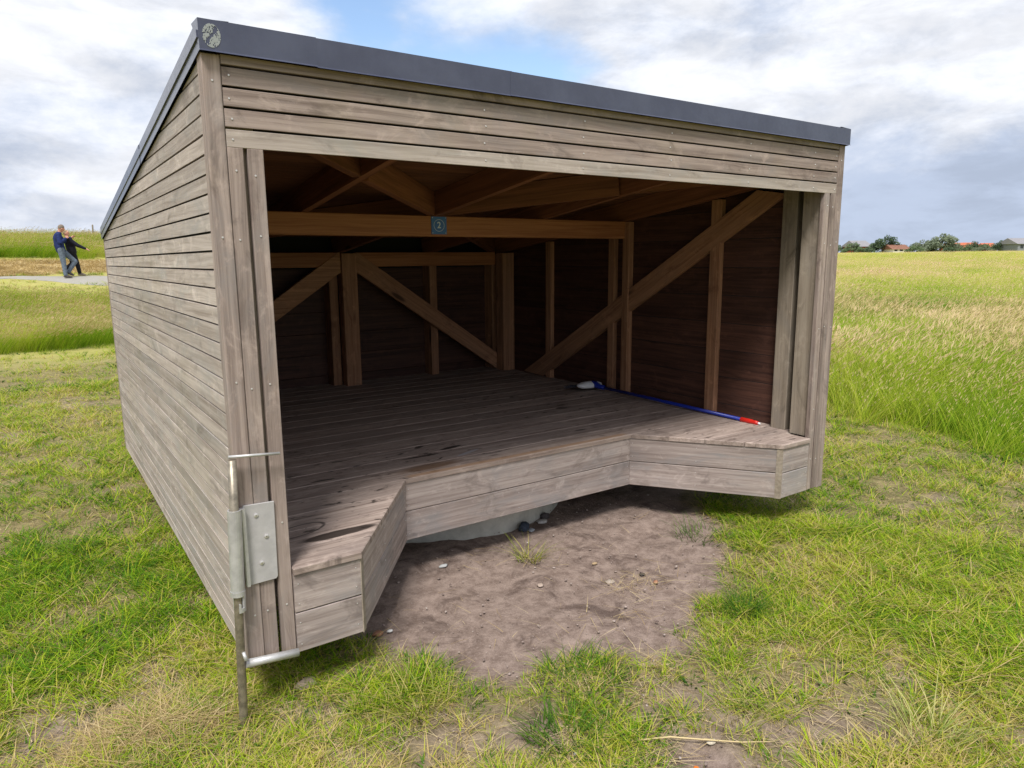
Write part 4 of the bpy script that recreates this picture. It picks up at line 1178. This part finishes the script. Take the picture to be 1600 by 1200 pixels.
def head_geo(c, face, up, s=1.):
    f_ = Vector(face).normalized(); u_ = Vector(up); u_ = (u_ - f_ * u_.dot(f_)).normalized(); r3 = f_.cross(u_)
    M = Matrix((f_, r3, u_)).transposed(); c = Vector(c)
    g = [ellipsoid(c, (.098 * s, .075 * s, .115 * s), M), ellipsoid(c + f_ * .03 * s - u_ * .065 * s, (.058 * s, .055 * s, .055 * s), M)]
    g += [capsule(c + f_ * .092 * s + u_ * .01 * s, c + f_ * .112 * s - u_ * .022 * s, .010 * s, .015 * s)]
    for sg in (-1, 1):
        g += [ellipsoid(c + r3 * sg * .076 * s - u_ * .01 * s, (.022 * s, .010 * s, .032 * s), M), capsule(c + f_ * .088 * s + r3 * sg * .015 * s + u_ * .028 * s, c + f_ * .078 * s + r3 * sg * .05 * s + u_ * .028 * s, .012 * s, .011 * s)]
    g += [capsule(c + f_ * .086 * s - r3 * .02 * s - u_ * .058 * s, c + f_ * .086 * s + r3 * .02 * s - u_ * .058 * s, .010 * s, .010 * s)]
    return g, M, r3, f_, u_
def fabric(name, c, sc_=25, var=.3): return simple(name, c, .85, 0, .2, var, sc_)
SKIN = simple('skin', (.56, .27, .19), .5, 0, .4, .06, 14)
def person(base, label, P, S, cloth):
    bx, by, bz_ = base
    root = thing('person', label, 'person', base, 'couple walking on the path')
    Mv = Matrix.Translation(base)
    V3 = lambda k: Vector(P[k])
    hg, HM, r3, f_, u_ = head_geo(P['head'], P['face'], P['hup'], S)
    g = hg + chain([P['head'], P['neck'], P['chest']], [.055, .058, .09])
    g += chain([P['neck'], P['chest'], P['waist'], P['hip']], [.06, .12, .115, .12])
    hw = Vector((0, .085, 0)); sw_ = Vector((0, .15, 0))
    for sd_, sg in (('r', -1), ('l', 1)):
        g += chain([V3('hip') + hw * sg, P['knee' + sd_], P['ankle' + sd_]], [.088, .055, .04])
        g += chain([P['ankle' + sd_], P['toe' + sd_]], [.042, .03])
        g += chain([V3('sho'), P['sho' + sd_], P['elb' + sd_], P['hand' + sd_]], [.06, .058, .044, .028])
        g += hand_geo(P['hand' + sd_], Vector(P['hand' + sd_]) - Vector(P['elb' + sd_]), P.get('palm' + sd_, (0, 0, -1)), .95)
    body = organic('body', g, SKIN, root, .010)
    # jacket
    j = chain([V3('neck') * .8 + V3('chest') * .2, P['chest'], P['waist'], V3('hip')], [.085, .150, .150, .150]) + [ellipsoid(P['chest'], (.135, .19, .20))]
    j += [ellipsoid(V3('waist') * .6 + V3('hip') * .4, (.145, .175, .16))]
    for sd_ in 'rl':
        w_ = V3('elb' + sd_).lerp(V3('hand' + sd_), .93)
        j += chain([V3('sho'), P['sho' + sd_], P['elb' + sd_], w_], [.085, .085, .064, .044])
    organic('jacket', j, cloth[0], root, .013)
    tr_ = [ellipsoid(P['hip'], (.135, .165, .12))]
    for sd_, sg in (('r', -1), ('l', 1)):
        w_ = V3('knee' + sd_).lerp(V3('ankle' + sd_), .95)
        tr_ += chain([V3('hip') + hw * sg, P['knee' + sd_], w_], [.112, .078, .062])
    organic('trousers', tr_, cloth[1], root, .013)
    for sd_ in 'rl':
        a_, t_ = V3('ankle' + sd_), V3('toe' + sd_)
        heel = a_ - (t_ - a_) * .18 + Vector((0, 0, -.045))
        organic('shoe', [capsule(a_ + Vector((0, 0, -.01)), heel, .048, .042), capsule(heel, t_, .042, .036), capsule(a_, t_, .045, .034)], cloth[2], root, .010)
    c = Vector(P['head'])
    hair = [ellipsoid(c - f_ * .018 * S + u_ * .022 * S, (.098 * S, .082 * S, .108 * S), HM)]
    organic('hair', hair, cloth[3], root, .010)
    for sg in (-1, 1):
        e = c + f_ * .092 * S + r3 * sg * .032 * S + u_ * .010 * S
        mesh_obj('eye', *ellipsoid(e, (.009, .013, .008), HM, 8, 6), simple('eye', (.03, .02, .015), .3), root, Mv)
    return root
px, py = .72, 26.45
pz = gh(px, py) + .03
man = dict(head=(.0, 0, 1.66), face=(.75, .25, -.45), hup=(.4, .1, .9), neck=(-.075, 0, 1.52), chest=(-.125, 0, 1.33), waist=(-.115, 0, 1.08), hip=(-.085, 0, .95), sho=(-.11, 0, 1.43),
           shor=(-.12, -.19, 1.42), elbr=(-.10, -.29, 1.17), handr=(.10, -.10, 1.33), palmr=(.3, 1, 0), shol=(-.09, .19, 1.42), elbl=(.06, .30, 1.22), handl=(.27, .30, 1.36), palml=(.2, -1, -.3),
           kneer=(-.05, -.09, .51), ankler=(-.03, -.09, .085), toer=(.13, -.10, .035), kneel=(.30, .08, .55), anklel=(.07, .09, .19), toel=(.20, .10, .09))
person((px, py, pz), 'grey haired person in navy jacket and faded jeans leaning over their companion', man, 1.0,
       (fabric('navy_jacket', (.016, .028, .105)), fabric('faded_jeans', (.13, .16, .21)), fabric('dark_shoes', (.10, .085, .08)), fabric('grey_hair', (.20, .16, .13))))
px2, py2 = px - .06, py + .40
pz2 = gh(px2 + .45, py2) + .03
wom = dict(head=(.205, 0, 1.46), face=(.85, -.35, .10), hup=(-.1, 0, 1), neck=(.225, 0, 1.31), chest=(.27, 0, 1.14), waist=(.295, 0, .95), hip=(.315, 0, .83), sho=(.25, 0, 1.23),
           shor=(.27, -.155, 1.22), elbr=(.50, -.22, 1.04), handr=(.72, -.24, .93), palmr=(0, .4, -1), shol=(.25, .155, 1.22), elbl=(.22, .27, 1.0), handl=(.36, .22, .88), palml=(0, -1, 0),
           kneer=(.42, -.08, .45), ankler=(.475, -.08, .085), toer=(.62, -.09, .035), kneel=(.29, .08, .42), anklel=(.05, .08, .23), toel=(.05, .09, .09))
person((px2, py2, pz2), 'smaller person dressed in black stretching one arm out to the side', wom, .92,
       (fabric('black_top', (.014, .014, .024)), fabric('black_trousers', (.012, .012, .015)), fabric('worn_shoes', (.25, .2, .15)), fabric('fair_hair', (.30, .21, .13))))

# weathered post standing on the bank
pp = Vector((2.50, 38.0, gh(2.50, 38.0)))
V, F = tube_geo([pp + Vector((0, 0, -.2)), pp + Vector((.01, 0, .5)), pp + Vector((.02, 0, .84)), pp + Vector((.02, 0, .87))], [.04, .036, .034, .02], 8)
tag(mesh_obj('wooden_post', V, F, M_PINEW), 'lone thin wooden post standing in the tall grass on the bank', 'post')

# ------------------------------------------------------------------ far trees and houses
def az_at(px_):  # bearing of a picture column, used once to lay the far village out on the ground
    v = cr * ((px_ - 800) / 1102.) + cf + cu * ((600 - 394) / 1102.)
    return math.atan2(v.x, v.y)
def far_pt(px_, dist):
    a = az_at(px_); x = CAM.x + dist * math.sin(a); y = CAM.y + dist * math.cos(a); return x, y, gh(x, y)
def foliage_mat(name, a, b_):
    m = bpy.data.materials.new(name); m.use_nodes = True; t = m.node_tree; t.nodes.clear()
    gi = N('ShaderNodeAttribute', t, attribute_name='bl')
    c = mix(t, gi.outputs['Fac'], a, b_)
    bs = N('ShaderNodeBsdfPrincipled', t); t.links.new(c, bs.inputs['Base Color']); bs.inputs['Roughness'].default_value = .7
    tr = N('ShaderNodeBsdfTranslucent', t); t.links.new(c, tr.inputs[0])
    ms = N('ShaderNodeMixShader', t); ms.inputs[0].default_value = .25
    t.links.new(bs.outputs[0], ms.inputs[1]); t.links.new(tr.outputs[0], ms.inputs[2])
    o = N('ShaderNodeOutputMaterial', t); t.links.new(ms.outputs[0], o.inputs[0]); return m
F_MATS = [foliage_mat('willow_leaves', (.10, .13, .075), (.22, .26, .15)), foliage_mat('dark_leaves', (.035, .065, .028), (.10, .15, .06)), foliage_mat('green_leaves', (.055, .10, .035), (.15, .21, .08))]
M_BARK = simple('bark', (.10, .085, .07), .9)
def tree(px_, dist, wpx, hpx, kind, label, skew=.35, seed=0):
    x, y, z = far_pt(px_, dist)
    s = dist / 1102. ; wd, ht = wpx * s * .5, hpx * s
    g = np.random.default_rng(seed)
    root = thing('tree', label, 'tree', (x, y, z), 'trees and bushes at the far edge of the field')
    ux = Vector((cr.x, cr.y, 0)).normalized(); uy = Vector((-ux.y, ux.x, 0))
    trk = [Vector((x, y, z - .3)) + ux * (skew * ht * .25 * q) + Vector((0, 0, ht * .75 * q)) for q in np.linspace(0, 1, 5)]
    geo = [tube_geo(trk, [.05 * ht, .04 * ht, .03 * ht, .02 * ht, .008 * ht], 7)]
    for i in range(5):
        b0 = trk[1 + i % 3]; a = g.uniform(0, 6.28)
        b1 = b0 + (ux * math.cos(a) + uy * math.sin(a)) * wd * g.uniform(.4, .7) + ux * skew * ht * .2 + Vector((0, 0, ht * g.uniform(.15, .35)))
        geo.append(tube_geo([b0, (b0 + b1) / 2 + Vector((0, 0, ht * .04)), b1], [.018 * ht, .013 * ht, .004 * ht], 5))
    mesh_obj('trunk', *merge(geo), M_BARK, root)
    # clustered leaf faces: clumps spread through the volume
    V, F, BL = [], [], []
    nc = int(22 + wpx * .9)
    for c_ in range(nc):
        u = g.uniform(-1, 1); v = g.uniform(-1, 1) * math.sqrt(max(.05, 1 - u * u)); top = (1 - abs(u) ** 2.2) * (.72 + .28 * g.uniform()) * (1 + skew * .5 * u)
        hgt = ht * max(.12, top) * g.uniform(.12, 1.) ** .6
        cen = Vector((x, y, z)) + ux * (u * wd + skew * hgt * .5 - skew * ht * .12) + uy * (v * wd * .6) + Vector((0, 0, hgt * .90))
        cr_ = ht * g.uniform(.13, .24); cl = g.uniform()
        for i in range(64):
            dv = Vector(g.normal(size=3)).normalized() * cr_ * g.uniform(.35, 1) ** .5; dv.z *= .75
            p = cen + dv + ux * dv.z * skew
            if p.z < z + .05: p.z = z + .05 + abs(dv.z) * .3
            a1 = Vector(g.normal(size=3)).normalized(); a2 = a1.orthogonal(); ls = ht * g.uniform(.028, .055)
            k0 = len(V); V += [p - a1 * ls, p + a2 * ls * .6, p + a1 * ls, p - a2 * ls * .6]; F.append((k0, k0 + 1, k0 + 2, k0 + 3))
            q_ = min(1, max(0, .25 + .5 * cl + g.normal(0, .16))); BL += [q_] * 4
    o = mesh_obj('crown', V, F, F_MATS[kind], root); vattr(o.data, 'bl', BL)
TREES = [(1309, 265, 12, 13, 2, 'small light green bush just right of the shelter post', .2),
         (1330, 258, 24, 16, 2, 'green bush left of the red barn', .3),
         (1379, 250, 48, 23, 1, 'broad round dark green tree between barn and white cottage', .15),
         (1412, 275, 8, 12, 1, 'tiny dark treetop above the white cottage', .2),
         (1438, 250, 36, 18, 0, 'grey green windswept bush right of the white cottage', .5),
         (1467, 247, 44, 26, 0, 'tallest windswept grey green tree leaning to the right', .65),
         (1478, 214, 20, 11, 1, 'low dark bush standing forward in the field', .5),
         (1497, 262, 16, 11, 1, 'low dark green bush beside the tallest windswept tree', .4),
         (1517, 252, 18, 14, 1, 'compact dark conical bush before the red roofed house', .1),
         (1538, 258, 18, 14, 2, 'mid green bush between two red roofed houses', .4),
         (1559, 250, 24, 15, 1, 'dark bush in front of the small red house', .3),
         (1366, 262, 20, 10, 0, 'low grey green scrub left behind the broad round tree', .3),
         (1402, 262, 30, 9, 1, 'low dark hedge running behind the white cottage', .1),
         (1428, 240, 26, 9, 2, 'low green scrub in front of the grey green windswept bush', .3),
         (1508, 248, 30, 9, 2, 'low green scrub in front of the long red roofed house', .2),
         (1535, 246, 30, 8, 0, 'pale low scrub in front of the middle red roofed house', .3),
         (1566, 260, 24, 12, 2, 'green bush filling the gap between the two dark windswept bushes', .4),
         (1343, 246, 14, 9, 2, 'low green bush in front of the red barn wall', .3),
         (1395, 268, 16, 12, 2, 'light green bush behind the roof of the white cottage', .4),
         (1425, 256, 18, 13, 1, 'dark low bush touching the right end of the white cottage', .4),
         (1452, 262, 22, 17, 1, 'dark green crown between the two grey green windswept trees', .5),
         (1487, 256, 22, 13, 0, 'pale grey green bush trailing right of the tallest tree', .6),
         (1594, 262, 18, 16, 2, 'mid green bush against the side of the grey gabled house', .4),
         (1579, 252, 26, 15, 1, 'dark windswept bush left of the grey gabled house', .5)]
for i, (a, dd, wpx, hpx, kd, lb, skw) in enumerate(TREES): tree(a, dd, wpx, hpx, kd, lb, skw, 300 + i)
M_BRICK = simple('red_brick', (.30, .085, .055), .85, 0, .3, .2, 2); M_TILE = simple('red_roof_tiles', (.46, .13, .065), .8, 0, .3, .2, 2)
M_GREYR = simple('grey_roof', (.25, .24, .25), .8, 0, .3, .1, 2); M_WALLW = simple('white_render', (.70, .68, .64), .8); M_WIN = simple('dark_window', (.03, .035, .04), .2)
M_BROWNR = simple('brown_roof', (.22, .105, .07), .85, 0, .3, .2, 2); M_GREYW = simple('grey_boards', (.20, .21, .23), .8)
def house(px_, dist, wpx, wallpx, roofpx, wm, rmat, label, ang=0., nwin=3, cat='house'):
    x, y, z = far_pt(px_, dist); s = dist / 1102.
    L, dp, hw_, hr = wpx * s, 7., wallpx * s, roofpx * s
    ax_ = Vector((cr.x, cr.y, 0)).normalized(); ax_ = Matrix.Rotation(ang, 3, 'Z') @ ax_; ay_ = Vector((-ax_.y, ax_.x, 0))
    M = axes((x, y, z - .3), ax_, ay_)
    root = bpy.data.objects.new('house', None); place(root, M); tag(root, label, cat, 'houses beyond the field')
    wall = mesh_obj('wall', *box_geo((-L / 2, 0, 0), (L / 2, dp, hw_ + .3)), wm, root, M)
    e = .4; zt_ = hw_ + .3
    V = [(-L / 2 - e, -e, zt_ - .1), (L / 2 + e, -e, zt_ - .1), (L / 2 + e, dp + e, zt_ - .1), (-L / 2 - e, dp + e, zt_ - .1), (-L / 2 - e, dp / 2, zt_ + hr), (L / 2 + e, dp / 2, zt_ + hr)]
    rf = mesh_obj('roof', V, [(0, 1, 5, 4), (2, 3, 4, 5), (0, 4, 3), (1, 2, 5), (3, 2, 1, 0)], rmat, root, M)
    for i in range(nwin):
        xx = -L / 2 + L * (i + .5) / nwin
        mesh_obj('window', *box_geo((xx - .45, -.05, .3 + hw_ * .35), (xx + .45, .02, .3 + hw_ * .8)), M_WIN, wall, M)
    return root
house(1350, 262, 24, 9, 8, M_BRICK, M_GREYR, 'red barn with a pale grey roof left of the round tree', .25, 2, 'barn')
house(1408, 246, 22, 4.5, 6, M_WALLW, M_BROWNR, 'low white cottage with a brown roof between the trees', 0, 3, 'cottage')
house(1502, 275, 22, 4, 8, M_BRICK, M_TILE, 'long red roofed house right of the tallest tree', 0, 3)
house(1528, 280, 20, 4, 8, M_BRICK, M_TILE, 'red roofed house in the middle of the three red houses', .3, 2)
house(1548, 275, 12, 5, 6, M_BRICK, M_TILE, 'small red house partly behind the dark bush', -.2, 2)
house(1602, 246, 22, 9, 7, M_GREYW, M_GREYR, 'grey gabled house at the right end of the tree line', .1, 2)
